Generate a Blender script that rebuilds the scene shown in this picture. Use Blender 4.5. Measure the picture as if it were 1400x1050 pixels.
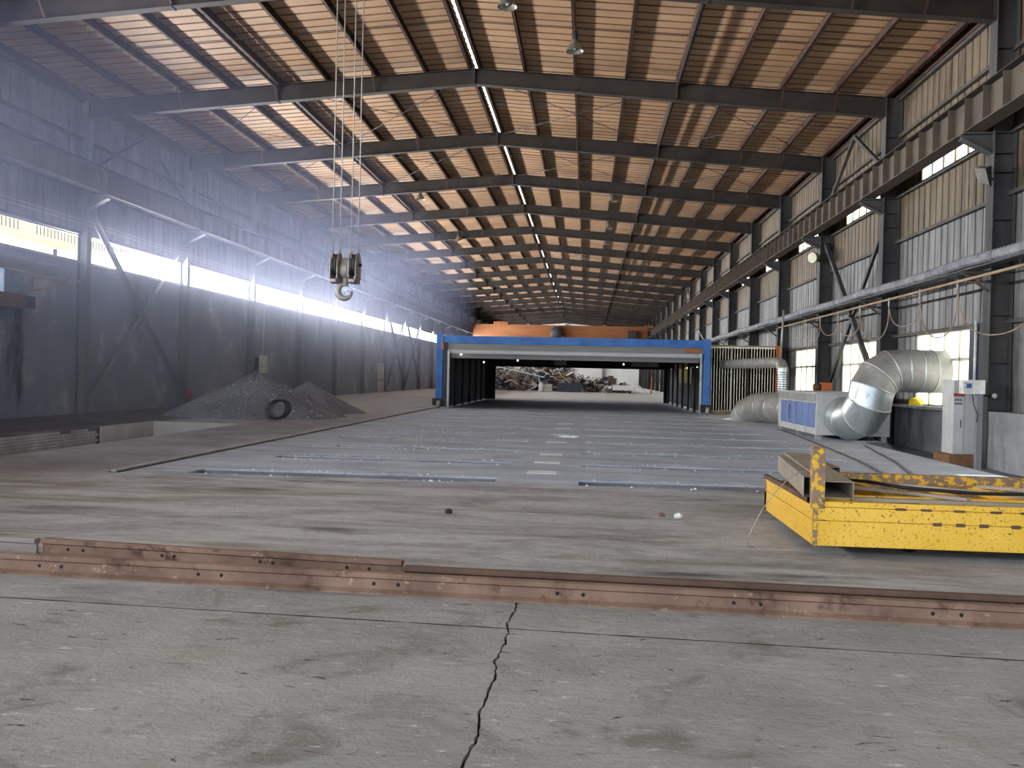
import bpy, bmesh, math, random
from mathutils import Vector, Matrix
random.seed(7)
R = random.Random(11)
SC = bpy.context.scene
COL = SC.collection
for o in list(bpy.data.objects):
    bpy.data.objects.remove(o)

# ------------------------------------------------------------------ camera, sky, sun, large lights, exposure
def lin(c):
    out = []
    for v in c[:3]:
        v = v / 255.0
        out.append(v / 12.92 if v <= 0.04045 else ((v + 0.055) / 1.055) ** 2.4)
    return (out[0], out[1], out[2], 1.0)

cam_d = bpy.data.cameras.new('camera')
cam = bpy.data.objects.new('camera', cam_d)
COL.objects.link(cam)
right = Vector((0.9962875, 0.0830967, 0.0224971))
down = Vector((0.0232080, -0.0075996, -0.9997018))
fwd = Vector((-0.0829010, 0.9965125, -0.0094999))
cam.matrix_world = Matrix((
    (right.x, -down.x, -fwd.x, 0.0),
    (right.y, -down.y, -fwd.y, 0.0),
    (right.z, -down.z, -fwd.z, 1.5),
    (0, 0, 0, 1)))
cam_d.sensor_width = 36.0
cam_d.lens = 1224.77 / 1400 * 36.0
cam_d.clip_end = 2000
SC.camera = cam

W = bpy.data.worlds.new('sky')
SC.world = W
W.use_nodes = True
bg = W.node_tree.nodes['Background']
bg.inputs['Color'].default_value = (0.78, 0.89, 1.0, 1)
bg.inputs['Strength'].default_value = 3.8

sun_d = bpy.data.lights.new('sun', 'SUN')
sun_d.energy = 7.0
sun_d.angle = math.radians(0.6)
sun_d.color = (1.0, 0.95, 0.86)
sun = bpy.data.objects.new('sun', sun_d)
COL.objects.link(sun)
sun.rotation_euler = Vector((-0.80, -0.12, -0.62)).to_track_quat('-Z', 'Y').to_euler()

def daylight(name, y0, y1, watts_per_m2):
    # sunlit pale yard outside the left wall, throwing daylight up through the long open strip
    d = bpy.data.lights.new(name, 'AREA')
    d.shape = 'RECTANGLE'
    d.size = 1.1
    d.size_y = y1 - y0
    d.energy = watts_per_m2 * d.size * d.size_y
    d.color = (0.97, 0.98, 1.0)
    o = bpy.data.objects.new(name, d)
    COL.objects.link(o)
    o.location = (-16.6, (y0 + y1) / 2, 4.8)
    o.rotation_euler = (0, math.radians(-90 - 18), 0)
    return o
daylight('daylight_strip', 26.9, 146.0, 320.0)
daylight('daylight_strip_near', -8.2, 19.6, 320.0)

SC.view_settings.view_transform = 'Standard'
SC.view_settings.look = 'None'
SC.view_settings.gamma = 1.0
SC.view_settings.exposure = 0.5
SC.view_settings.use_curve_mapping = False
SC.cycles.use_denoising = True
SC.cycles.max_bounces = 8
SC.cycles.diffuse_bounces = 5
SC.cycles.glossy_bounces = 3
SC.cycles.transparent_max_bounces = 12
SC.cycles.volume_bounces = 0
SC.cycles.sample_clamp_indirect = 6.0
SC.cycles.caustics_reflective = False
SC.cycles.caustics_refractive = False

# ------------------------------------------------------------------ hall dimensions (metres; camera stands at x=0, y=0)
XL, XR = -15.53, 8.39          # inner faces of the columns
XA = -3.57                     # ridge
Y0, BAY = 19.74, 7.008         # frame 0 and bay length
KS = list(range(-4, 19))       # frames
YS, YE = Y0 + BAY * KS[0], Y0 + BAY * KS[-1]
WL, WR = -15.84, 8.85          # inner faces of the walls
def fy(k): return Y0 + BAY * k
def rafter_top(x):
    t = abs(x - XA) / 11.96
    return 10.65 - 0.9 * t
def sheet_z(x): return rafter_top(x) + 0.22

# ------------------------------------------------------------------ materials
def new_mat(name):
    m = bpy.data.materials.new(name)
    m.use_nodes = True
    nt = m.node_tree
    return m, nt, nt.nodes['Principled BSDF']

class NB:
    """small helper that wires shader nodes"""
    def __init__(s, nt): s.nt = nt; s.n = nt.nodes; s.l = nt.links
    def node(s, t, **k):
        n = s.n.new(t)
        for a, b in k.items(): setattr(n, a, b)
        return n
    def put(s, sock, v):
        if isinstance(v, bpy.types.NodeSocket): s.l.new(v, sock)
        else: sock.default_value = v
    def pos(s): return s.node('ShaderNodeNewGeometry').outputs['Position']
    def sep(s, v):
        n = s.node('ShaderNodeSeparateXYZ'); s.put(n.inputs[0], v); return n.outputs
    def vmul(s, v, k):
        n = s.node('ShaderNodeVectorMath', operation='MULTIPLY'); s.put(n.inputs[0], v); n.inputs[1].default_value = k
        return n.outputs[0]
    def math(s, op, a, b=None, clamp=False):
        n = s.node('ShaderNodeMath', operation=op, use_clamp=clamp); s.put(n.inputs[0], a)
        if b is not None: s.put(n.inputs[1], b)
        return n.outputs[0]
    def noise(s, v, scale, detail=6, rough=0.6, dist=0.0):
        n = s.node('ShaderNodeTexNoise'); s.put(n.inputs['Vector'], v)
        n.inputs['Scale'].default_value = scale; n.inputs['Detail'].default_value = detail
        n.inputs['Roughness'].default_value = rough; n.inputs['Distortion'].default_value = dist
        return n.outputs['Fac']
    def ramp(s, f, stops):
        n = s.node('ShaderNodeValToRGB'); s.put(n.inputs[0], f)
        e = n.color_ramp.elements
        while len(e) > 1: e.remove(e[-1])
        e[0].position = stops[0][0]; e[0].color = stops[0][1]
        for p, c in stops[1:]:
            x = e.new(p); x.color = c
        return n.outputs[0]
    def step(s, v, lo, hi):
        n = s.node('ShaderNodeMapRange', interpolation_type='SMOOTHSTEP'); s.put(n.inputs[0], v)
        n.inputs[1].default_value = lo; n.inputs[2].default_value = hi
        return n.outputs[0]
    def mix(s, f, a, b):
        n = s.node('ShaderNodeMix', data_type='RGBA'); s.put(n.inputs[0], f); s.put(n.inputs[6], a); s.put(n.inputs[7], b)
        return n.outputs[2]
    def bump(s, h, strength, dist=0.02):
        n = s.node('ShaderNodeBump'); s.put(n.inputs['Height'], h)
        n.inputs['Strength'].default_value = strength; n.inputs['Distance'].default_value = dist
        return n.outputs[0]

def grimy(name, c1, c2, scale=1.5, rough=0.8, metal=0.0, stretch=(1, 1, 1), spots=None, bump=0.0, lo=0.32, hi=0.68, spec=0.3):
    """two colours mixed by noise in place, optional (colour, scale, low, high, stretch) blotches"""
    m, nt, p = new_mat(name)
    b = NB(nt)
    v = b.vmul(b.pos(), stretch)
    f = b.noise(v, scale)
    c = b.ramp(f, [(lo, lin(c1)), (hi, lin(c2))])
    for sp in (spots or []):
        vv = b.vmul(b.pos(), sp[4] if len(sp) > 4 else (1, 1, 1))
        c = b.mix(b.step(b.noise(vv, sp[1], 8, 0.65), sp[2], sp[3]), c, lin(sp[0]))
    nt.links.new(c, p.inputs['Base Color'])
    p.inputs['Roughness'].default_value = rough
    p.inputs['Metallic'].default_value = metal
    p.inputs['Specular IOR Level'].default_value = spec
    if bump:
        nt.links.new(b.bump(b.noise(b.pos(), scale * 9, 5), bump), p.inputs['Normal'])
    return m

def plain(name, c, rough=0.7, metal=0.0):
    return grimy(name, [v * 0.88 for v in c], [min(255, v * 1.08) for v in c], 4.0, rough, metal)

MAT = {}
MAT['roof'] = grimy('roof_sheet_paint', (162, 127, 96), (188, 153, 120), 0.5, 0.6, spots=[((128, 102, 82), 0.9, 0.55, 0.8, (0.4, 3, 1)), ((205, 194, 176), 1.3, 0.62, 0.8, (0.3, 6, 1))])
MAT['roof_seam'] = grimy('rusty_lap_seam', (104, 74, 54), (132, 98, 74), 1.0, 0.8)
MAT['purlin'] = grimy('purlin_primer', (54, 38, 31), (80, 57, 45), 2.0, 0.7, spots=[((110, 62, 40), 3.0, 0.55, 0.7)])
MAT['rafter'] = grimy('rafter_paint', (44, 39, 37), (62, 55, 51), 1.2, 0.7, spots=[((80, 58, 46), 2.5, 0.6, 0.75)])
MAT['column'] = grimy('column_paint', (104, 106, 114), (136, 137, 143), 1.3, 0.7, stretch=(1, 1, 0.3))
MAT['column_r'] = grimy('column_paint_grey', (54, 54, 58), (84, 82, 80), 1.3, 0.7, stretch=(1, 1, 0.3))
MAT['crane_beam'] = grimy('crane_beam_paint', (78, 70, 63), (102, 91, 79), 1.0, 0.7)
MAT['sheet_r_low'] = grimy('galvanised_sheet_dusty', (92, 92, 93), (142, 141, 139), 1.1, 0.6, stretch=(1, 2.5, 0.35), spots=[((64, 62, 61), 1.6, 0.5, 0.70, (1, 3, 0.25))])
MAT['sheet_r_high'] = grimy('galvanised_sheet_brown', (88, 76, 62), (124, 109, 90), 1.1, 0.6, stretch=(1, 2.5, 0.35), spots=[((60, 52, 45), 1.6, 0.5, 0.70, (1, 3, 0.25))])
MAT['sheet_l'] = grimy('wall_sheet_sooty', (96, 95, 102), (126, 124, 128), 0.9, 0.7, stretch=(1, 2, 0.4))
MAT['girt'] = grimy('girt_paint', (60, 56, 54), (88, 82, 76), 2.0, 0.7)
MAT['plaster_l'] = grimy('sooty_plaster', (112, 122, 144), (150, 160, 182), 0.35, 0.9, bump=0.3, spots=[((204, 204, 208), 0.7, 0.52, 0.74), ((62, 62, 70), 0.6, 0.56, 0.72, (1, 1, 0.35)), ((180, 179, 178), 4.0, 0.68, 0.76), ((112, 106, 106), 0.5, 0.62, 0.78, (1, 1, 0.3))])
MAT['concrete_r'] = grimy('dado_concrete', (124, 125, 128), (164, 165, 166), 1.0, 0.9, bump=0.3, spots=[((88, 86, 86), 1.3, 0.52, 0.70, (1, 1, 0.3)), ((118, 84, 68), 1.0, 0.7, 0.78, (1, 1.6, 0.15))])
MAT['end_wall'] = grimy('end_wall_pale', (206, 207, 208), (228, 228, 226), 0.25, 0.9, spots=[((176, 175, 172), 0.5, 0.55, 0.75, (1, 1, 0.4))])
MAT['blue'] = grimy('blue_paint', (54, 100, 172), (78, 130, 200), 1.5, 0.5, spots=[((120, 124, 136), 5, 0.66, 0.76)])
MAT['blue_dark'] = grimy('dark_blue_grime', (48, 54, 68), (68, 74, 88), 2, 0.6)
MAT['tent_grey'] = grimy('grey_canopy_sheet', (104, 104, 108), (140, 140, 142), 0.8, 0.6, stretch=(0.3, 1, 3))
MAT['tent_pale'] = grimy('pale_canopy_edge', (160, 164, 168), (196, 198, 200), 0.8, 0.5, stretch=(0.3, 1, 3))
MAT['tent_dark'] = grimy('sooty_lining', (22, 23, 26), (38, 39, 44), 0.8, 0.8)
MAT['tent_panel'] = grimy('sooty_side_sheet', (44, 48, 55), (66, 71, 79), 0.8, 0.7, stretch=(1, 2, 0.4), spots=[((120, 112, 88), 1.3, 0.62, 0.8)])
MAT['galv'] = grimy('galvanised_steel', (168, 176, 180), (206, 212, 214), 2.2, 0.38, 0.75, spots=[((140, 148, 152), 6, 0.55, 0.75)])
MAT['galv_dull'] = grimy('dull_galvanised_steel', (142, 142, 140), (178, 176, 172), 1.8, 0.5, 0.45, spots=[((200, 200, 198), 3, 0.6, 0.75)])
MAT['unit_white'] = grimy('off_white_casing', (176, 176, 178), (204, 203, 200), 1.6, 0.6, spots=[((120, 116, 112), 3, 0.62, 0.78, (1, 1, 0.3))])
MAT['unit_blue'] = grimy('faded_blue_panel', (92, 112, 166), (122, 140, 186), 1.5, 0.55, stretch=(1, 1, 0.3), spots=[((150, 156, 176), 3, 0.6, 0.75)])
MAT['cream'] = grimy('cream_sheet', (238, 234, 218), (246, 243, 230), 1.0, 0.6, stretch=(2, 2, 0.3), spots=[((204, 192, 160), 2.0, 0.6, 0.78, (1, 1, 0.3))])
MAT['orange_rust'] = grimy('orange_rusty_steel', (164, 84, 40), (196, 110, 58), 2, 0.7)
MAT['crane_orange'] = grimy('orange_crane_paint', (116, 70, 40), (142, 92, 56), 0.5, 0.7, stretch=(0.4, 1, 2), spots=[((78, 48, 34), 0.6, 0.54, 0.75, (0.3, 1, 1))])
MAT['yellow'] = grimy('chipped_yellow_paint', (212, 164, 44), (226, 182, 70), 2.0, 0.55, spots=[((112, 84, 58), 42, 0.585, 0.64), ((100, 80, 62), 9, 0.655, 0.70, (0.7, 1, 2)), ((130, 112, 84), 3, 0.64, 0.72, (0.5, 1, 3)), ((84, 62, 46), 70, 0.62, 0.66)])
MAT['yellow_rust'] = grimy('rubbed_yellow_paint', (112, 92, 76), (138, 116, 96), 3.0, 0.75, spots=[((212, 164, 44), 14, 0.5, 0.56), ((84, 64, 54), 9, 0.6, 0.68)])
MAT['rust'] = grimy('rust_steel', (98, 76, 64), (134, 108, 92), 2.2, 0.85, bump=0.4, spots=[((76, 56, 46), 5, 0.52, 0.68), ((176, 148, 122), 9, 0.6, 0.72)])
MAT['rust_dark'] = grimy('dark_rust_steel', (76, 60, 52), (104, 82, 68), 2.2, 0.85, bump=0.3)
MAT['rail_grey'] = grimy('worn_rail_steel', (118, 108, 102), (152, 142, 136), 3, 0.65, 0.15, stretch=(0.4, 1, 1))
MAT['steel_tube'] = grimy('mill_steel_dusty', (132, 120, 108), (160, 148, 134), 2.5, 0.7)
MAT['dark_steel'] = grimy('dark_steel', (42, 42, 46), (64, 63, 66), 3, 0.6, 0.2)
MAT['black'] = plain('black_rubber', (24, 24, 26), 0.7)
MAT['cable'] = grimy('dusty_black_cable', (70, 70, 74), (104, 104, 108), 6, 0.7)
MAT['wrap'] = grimy('ribbed_cable_sleeve', (96, 98, 102), (150, 152, 156), 3, 0.6)
MAT['conduit'] = grimy('brown_conduit', (128, 108, 90), (168, 146, 122), 3, 0.6)
MAT['white'] = plain('white_enamel', (214, 214, 210), 0.5)
MAT['panel_grey'] = grimy('grey_cabinet_paint', (176, 178, 180), (196, 198, 198), 2, 0.55, spots=[((140, 138, 134), 3, 0.64, 0.8, (1, 1, 0.3))])
MAT['red'] = plain('red_paint', (172, 62, 48), 0.6)
MAT['ink'] = plain('dark_ink', (40, 42, 60), 0.8)
MAT['blue_mark'] = plain('blue_print', (60, 84, 140), 0.7)
MAT['brown_box'] = grimy('brown_board', (116, 84, 62), (142, 106, 80), 3, 0.85)
MAT['frame_cream'] = grimy('window_frame_cream', (206, 200, 176), (224, 220, 200), 3, 0.6)
MAT['yellow_bright'] = plain('bright_yellow_plastic', (232, 196, 40), 0.5)
MAT['gravel'] = grimy('dark_grit', (106, 112, 124), (140, 146, 158), 1.0, 0.95, bump=1.0, spots=[((200, 200, 204), 26, 0.62, 0.68), ((72, 72, 78), 9, 0.54, 0.68), ((176, 176, 182), 1.4, 0.6, 0.8)])
MAT['brick'] = grimy('whitewashed_brick', (150, 149, 150), (196, 195, 194), 1.4, 0.9, bump=0.3, spots=[((84, 82, 86), 1.2, 0.58, 0.72)])
MAT['mortar'] = grimy('dark_mortar', (78, 77, 80), (100, 99, 102), 4, 0.95)
MAT['pit_concrete'] = grimy('pit_concrete', (168, 166, 166), (198, 196, 194), 1.2, 0.9, stretch=(1, 1, 0.4), spots=[((110, 108, 110), 2.2, 0.6, 0.75, (1, 1, 0.3))])
MAT['soil'] = grimy('dark_dirt', (70, 66, 64), (100, 94, 90), 1.5, 0.95, bump=0.5)
MAT['crack'] = plain('crack_dirt', (44, 42, 40), 0.95)
MAT['plate'] = grimy('pale_floor_plate', (208, 209, 211), (228, 228, 228), 6, 0.8)
MAT['hook'] = grimy('pale_worn_steel', (130, 126, 124), (168, 162, 158), 8, 0.5, 0.3, spots=[((120, 88, 70), 9, 0.6, 0.72)])
MAT['rope'] = grimy('wire_rope', (140, 138, 134), (176, 172, 166), 30, 0.6, 0.3)
MAT['lamp'] = grimy('lamp_shade_metal', (120, 116, 108), (160, 154, 144), 6, 0.35, 0.5)
MAT['canopy'] = grimy('tan_canopy_sheet', (206, 178, 138), (224, 198, 160), 1, 0.7)
MAT['ground'] = grimy('pale_yard', (176, 170, 158), (200, 194, 182), 0.3, 0.95)
MAT['leaf'] = grimy('green_leaves', (70, 104, 52), (132, 160, 84), 3, 0.7)
MAT['bark'] = plain('bark', (96, 80, 66), 0.9)

def glass_mat(name, trans, tint, fac):
    m, nt, p = new_mat(name)
    b = NB(nt)
    nt.nodes.remove(p)
    out = nt.nodes['Material Output']
    tl = b.node('ShaderNodeBsdfTranslucent'); tp = b.node('ShaderNodeBsdfTransparent'); gl = b.node('ShaderNodeBsdfGlossy')
    tl.inputs['Color'].default_value = lin(trans); tp.inputs['Color'].default_value = lin(tint); gl.inputs['Roughness'].default_value = 0.15
    dirt = b.noise(b.vmul(b.pos(), (1, 1, 0.5)), 2.0)
    f = b.math('ADD', b.math('MULTIPLY', dirt, 0.3), fac - 0.15, True)
    m1 = b.node('ShaderNodeMixShader'); b.put(m1.inputs[0], f); nt.links.new(tl.outputs[0], m1.inputs[1]); nt.links.new(tp.outputs[0], m1.inputs[2])
    m2 = b.node('ShaderNodeMixShader'); m2.inputs[0].default_value = 0.06
    nt.links.new(m1.outputs[0], m2.inputs[1]); nt.links.new(gl.outputs[0], m2.inputs[2])
    nt.links.new(m2.outputs[0], out.inputs['Surface'])
    return m
MAT['pane_dusty'] = glass_mat('dusty_pane', (222, 221, 214), (235, 238, 235), -0.3)
MAT['pane_clear'] = glass_mat('clear_pane', (225, 230, 235), (236, 242, 244), 0.85)
MAT['fibre'] = glass_mat('translucent_ridge_sheet', (250, 248, 240), (245, 245, 240), -0.6)
MAT['warm_sheet'] = glass_mat('yellowed_translucent_sheet', (150, 134, 96), (210, 190, 140), -0.4)  # translucent sheet tinted a dull yellow

def floor_material():
    m, nt, p = new_mat('hall_floor_concrete')
    b = NB(nt)
    P = b.pos(); s = b.sep(P); x, y = s[0], s[1]
    wob = b.math('MULTIPLY', b.math('SUBTRACT', b.noise(P, 0.5, 5), 0.5), 4.0)
    yw = b.math('ADD', y, wob); xw = b.math('ADD', x, b.math('MULTIPLY', wob, 0.7))
    n1 = b.noise(P, 0.9, 9, 0.62)
    nstreak = b.math('ADD', b.math('MULTIPLY', b.noise(b.vmul(P, (0.45, 1.5, 1)), 1.1, 9, 0.72, 0.6), 0.75), b.math('MULTIPLY', b.noise(P, 7.0, 8, 0.75), 0.25))
    fine = b.noise(P, 14, 8, 0.7)
    near = b.ramp(n1, [(0.30, lin((140, 139, 136))), (0.52, lin((160, 159, 155))), (0.72, lin((176, 175, 172)))])
    near = b.mix(b.step(b.noise(b.vmul(P, (1, 1.2, 1)), 1.7, 8, 0.7), 0.56, 0.74), near, lin((118, 116, 110)))
    near = b.mix(b.step(b.noise(P, 0.8, 7, 0.65), 0.58, 0.76), near, lin((146, 139, 126)))
    near = b.mix(b.step(b.noise(b.vmul(P, (1, 2.0, 1)), 6.0, 9, 0.75), 0.60, 0.70), near, lin((128, 126, 120)))
    near = b.mix(b.math('MULTIPLY', b.step(b.noise(b.vmul(P, (1, 1.5, 1)), 0.75, 9, 0.7, 1.2), 0.53, 0.66), 0.75), near, lin((112, 108, 101)))
    near = b.mix(b.step(b.noise(b.vmul(P, (0.7, 2.4, 1)), 7.5, 7, 0.7), 0.60, 0.68), near, lin((206, 205, 200)))
    near = b.mix(b.step(b.noise(b.vmul(P, (0.8, 2.6, 1)), 4.2, 7, 0.7, 0.5), 0.63, 0.67), near, lin((74, 71, 66)))
    brown = b.ramp(nstreak, [(0.34, lin((122, 118, 114))), (0.46, lin((156, 154, 152))), (0.58, lin((184, 184, 184))), (0.70, lin((132, 126, 117)))])
    brown = b.mix(b.step(b.noise(b.vmul(P, (0.25, 1.4, 1)), 0.9, 7, 0.6), 0.54, 0.72), brown, lin((126, 115, 101)))
    brown = b.mix(b.step(b.noise(b.vmul(P, (0.4, 1.6, 1)), 0.7, 7, 0.6), 0.56, 0.70), brown, lin((92, 89, 87)))
    blue = b.ramp(nstreak, [(0.30, lin((132, 140, 152))), (0.48, lin((168, 177, 190))), (0.66, lin((200, 207, 218)))])
    blue = b.mix(b.step(b.noise(b.vmul(P, (0.3, 2, 1)), 1.1, 7, 0.6), 0.62, 0.74), blue, lin((140, 134, 126)))
    left = b.ramp(n1, [(0.3, lin((142, 144, 147))), (0.55, lin((168, 171, 176))), (0.75, lin((188, 192, 198)))])
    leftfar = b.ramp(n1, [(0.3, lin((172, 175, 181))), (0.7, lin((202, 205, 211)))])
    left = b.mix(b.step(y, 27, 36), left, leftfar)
    dirt = b.ramp(n1, [(0.3, lin((74, 71, 73))), (0.7, lin((106, 102, 103)))])
    left = b.mix(b.math('MULTIPLY', b.step(xw, -11.0, -12.4), b.step(y, 44, 34)), left, dirt)
    left = b.mix(b.math('MULTIPLY', b.math('MULTIPLY', b.step(y, 15.5, 12.8), b.step(x, -6.0, -8.0)), 0.55), left, lin((116, 96, 92)))
    dust = b.ramp(n1, [(0.3, lin((190, 197, 208))), (0.65, lin((218, 223, 231)))])
    c = b.mix(b.step(yw, 11.6, 13.2), brown, blue)
    c = b.mix(b.step(x, -6.62, -6.68), c, b.mix(b.step(yw, 10.5, 12.5), brown, left))
    c = b.mix(b.math('MULTIPLY', b.step(xw, 3.9, 5.6), b.step(yw, 11.5, 13.5)), c, dust)
    c = b.mix(b.step(y, 6.05, 5.75), c, near)
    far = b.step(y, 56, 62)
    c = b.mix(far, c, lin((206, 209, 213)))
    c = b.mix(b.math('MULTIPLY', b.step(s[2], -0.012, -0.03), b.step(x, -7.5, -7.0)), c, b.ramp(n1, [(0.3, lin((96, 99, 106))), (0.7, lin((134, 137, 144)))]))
    flakes = b.noise(b.vmul(P, (0.5, 3.2, 1)), 3.2, 9, 0.75, 0.4)
    c = b.mix(b.step(flakes, 0.60, 0.72), c, b.mix(0.6, c, lin((206, 206, 204))))
    c = b.mix(b.step(flakes, 0.40, 0.30), c, b.mix(0.5, c, lin((92, 89, 85))))
    c = b.mix(b.step(fine, 0.58, 0.70), c, b.mix(0.55, c, lin((70, 67, 64))))
    spots = b.noise(b.vmul(P, (1.0, 2.2, 1)), 9, 5, 0.6)
    c = b.mix(b.step(spots, 0.69, 0.74), c, b.mix(0.75, c, lin((60, 58, 54))))
    nt.links.new(c, p.inputs['Base Color'])
    p.inputs['Roughness'].default_value = 0.85
    p.inputs['Specular IOR Level'].default_value = 0.25
    chips = b.noise(b.vmul(P, (0.8, 1.8, 1)), 5.0, 9, 0.72)
    hgt = b.math('ADD', b.math('MULTIPLY', chips, 0.7), b.math('MULTIPLY', b.noise(P, 30, 6, 0.7), 0.3))
    nt.links.new(b.bump(hgt, 1.0, 0.06), p.inputs['Normal'])
    return m
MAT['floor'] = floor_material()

# ------------------------------------------------------------------ mesh helpers
def wloc(o):
    v = Vector((0, 0, 0))
    while o is not None:
        v = v + Vector(o.location); o = o.parent
    return v

class MB:
    def __init__(s): s.v = []; s.f = []; s.sm = []
    def add(s, vs, fs, smooth=False):
        k = len(s.v); s.v += [tuple(q) for q in vs]
        for f in fs: s.f.append(tuple(i + k for i in f)); s.sm.append(smooth)
        return s
    def box(s, x0, x1, y0, y1, z0, z1):
        return s.add([(x0, y0, z0), (x1, y0, z0), (x1, y1, z0), (x0, y1, z0), (x0, y0, z1), (x1, y0, z1), (x1, y1, z1), (x0, y1, z1)],
                     [(0, 3, 2, 1), (4, 5, 6, 7), (0, 1, 5, 4), (1, 2, 6, 5), (2, 3, 7, 6), (3, 0, 4, 7)])
    def cbox(s, c, d):
        return s.box(c[0] - d[0] / 2, c[0] + d[0] / 2, c[1] - d[1] / 2, c[1] + d[1] / 2, c[2] - d[2] / 2, c[2] + d[2] / 2)
    def hexa(s, b4, t4):
        return s.add(list(b4) + list(t4), [(0, 3, 2, 1), (4, 5, 6, 7), (0, 1, 5, 4), (1, 2, 6, 5), (2, 3, 7, 6), (3, 0, 4, 7)])
    def bar(s, a, b, w, h, up=(0, 0, 1)):
        a = Vector(a); b = Vector(b); d = (b - a).normalized(); u = Vector(up)
        sd = d.cross(u)
        if sd.length < 1e-4: sd = d.cross(Vector((1, 0, 0)))
        sd.normalize(); u = sd.cross(d).normalized()
        q = lambda p: [p - sd * w / 2 - u * h / 2, p + sd * w / 2 - u * h / 2, p + sd * w / 2 + u * h / 2, p - sd * w / 2 + u * h / 2]
        return s.add(q(a) + q(b), [(0, 1, 2, 3), (7, 6, 5, 4), (0, 4, 5, 1), (1, 5, 6, 2), (2, 6, 7, 3), (3, 7, 4, 0)])
    def angle(s, a, b, w, t, n1, n2):
        # L-section between a and b
        a = Vector(a); b = Vector(b); n1 = Vector(n1).normalized(); n2 = Vector(n2).normalized()
        s.bar(a + n1 * w / 2, b + n1 * w / 2, t, w, n1); s.bar(a + n2 * w / 2, b + n2 * w / 2, t, w, n2); return s
    def tube(s, pts, r, n=8, caps=True, smooth=True, radii=None):
        pts = [Vector(p) for p in pts]
        rings = []; prev = None
        for i, p in enumerate(pts):
            t = (pts[min(i + 1, len(pts) - 1)] - pts[max(i - 1, 0)]).normalized()
            if prev is None:
                u = t.cross(Vector((0, 0, 1)))
                if u.length < 1e-3: u = t.cross(Vector((1, 0, 0)))
            else:
                u = prev - t * prev.dot(t)
                if u.length < 1e-5: u = t.cross(Vector((0, 0, 1)))
            u.normalize(); prev = u; w = t.cross(u)
            rr = radii[i] if radii else r
            rings.append([p + (u * math.cos(2 * math.pi * j / n) + w * math.sin(2 * math.pi * j / n)) * rr for j in range(n)])
        vs = [q for rg in rings for q in rg]; fs = []
        for i in range(len(pts) - 1):
            for j in range(n):
                fs.append((i * n + j, i * n + (j + 1) % n, (i + 1) * n + (j + 1) % n, (i + 1) * n + j))
        s.add(vs, fs, smooth)
        if caps:
            k = len(s.v) - len(vs)
            s.f.append(tuple(k + j for j in reversed(range(n)))); s.sm.append(False)
            s.f.append(tuple(k + (len(pts) - 1) * n + j for j in range(n))); s.sm.append(False)
        return s
    def lathe(s, prof, c, n=24, axis=(0, 0, 1), smooth=True):
        ax = Vector(axis).normalized(); c = Vector(c)
        u = ax.cross(Vector((0, 1, 0)))
        if u.length < 1e-3: u = ax.cross(Vector((1, 0, 0)))
        u.normalize(); w = ax.cross(u)
        vs = []; fs = []
        for r, h in prof:
            for j in range(n):
                a = 2 * math.pi * j / n
                vs.append(c + ax * h + (u * math.cos(a) + w * math.sin(a)) * r)
        for i in range(len(prof) - 1):
            for j in range(n):
                fs.append((i * n + j, i * n + (j + 1) % n, (i + 1) * n + (j + 1) % n, (i + 1) * n + j))
        return s.add(vs, fs, smooth)
    def prism(s, poly, axis, a, b):
        # poly: 2D points; axis 'x','y','z' gives the extrusion axis, from a to b
        n = len(poly)
        def pt(p, t):
            return {'x': (t, p[0], p[1]), 'y': (p[0], t, p[1]), 'z': (p[0], p[1], t)}[axis]
        vs = [pt(p, a) for p in poly] + [pt(p, b) for p in poly]
        fs = [tuple(range(n)), tuple(range(2 * n - 1, n - 1, -1))]
        fs += [(i, i + n, (i + 1) % n + n, (i + 1) % n) for i in range(n)]
        return s.add(vs, fs)
    def mesh(s, name, loc):
        me = bpy.data.meshes.new(name)
        me.from_pydata([tuple(Vector(v) - loc) for v in s.v], [], s.f)
        me.polygons.foreach_set('use_smooth', s.sm)
        me.update()
        bm = bmesh.new(); bm.from_mesh(me)
        bmesh.ops.recalc_face_normals(bm, faces=bm.faces)
        bm.to_mesh(me); bm.free()
        return me
    def build(s, name, mat, parent=None, bevel=0.0):
        loc = wloc(parent) if parent else Vector((0, 0, 0))
        if parent is None and s.v:
            xs, ys, zs = zip(*s.v)
            loc = Vector(((min(xs) + max(xs)) / 2, (min(ys) + max(ys)) / 2, min(zs)))
        o = bpy.data.objects.new(name, s.mesh(name, loc))
        COL.objects.link(o)
        o.data.materials.append(MAT[mat] if isinstance(mat, str) else mat)
        if parent: o.parent = parent
        else: o.location = loc
        if bevel:
            md = o.modifiers.new('edge', 'BEVEL'); md.width = bevel; md.segments = 2; md.limit_method = 'ANGLE'
        return o

def tag(o, label=None, cat=None, group=None, kind=None):
    if label: o['label'] = label
    if cat: o['category'] = cat
    if group: o['group'] = group
    if kind: o['kind'] = kind
    return o
def thing(name, loc, label, cat, group=None, kind=None):
    o = bpy.data.objects.new(name, None); COL.objects.link(o); o.location = loc; o.empty_display_size = 0.2
    return tag(o, label, cat, group, kind)
def dup(o, loc=None, parent=None, label=None):
    c = o.copy(); COL.objects.link(c)
    if parent: c.parent = parent
    if loc is not None: c.location = loc
    if label: c['label'] = label
    for ch in list(o.children): dup(ch, None, c)
    return c
def share(o, parent, loc):
    """a further copy of a part with the same mesh data"""
    c = o.copy(); COL.objects.link(c); c.parent = parent; c.location = loc
    return c
ORD = ['first', 'second', 'third', 'fourth', 'fifth', 'sixth', 'seventh', 'eighth', 'ninth', 'tenth', 'eleventh', 'twelfth', 'thirteenth',
       'fourteenth', 'fifteenth', 'sixteenth', 'seventeenth', 'eighteenth', 'nineteenth', 'twentieth', 'twenty-first', 'twenty-second', 'twenty-third']

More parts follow.
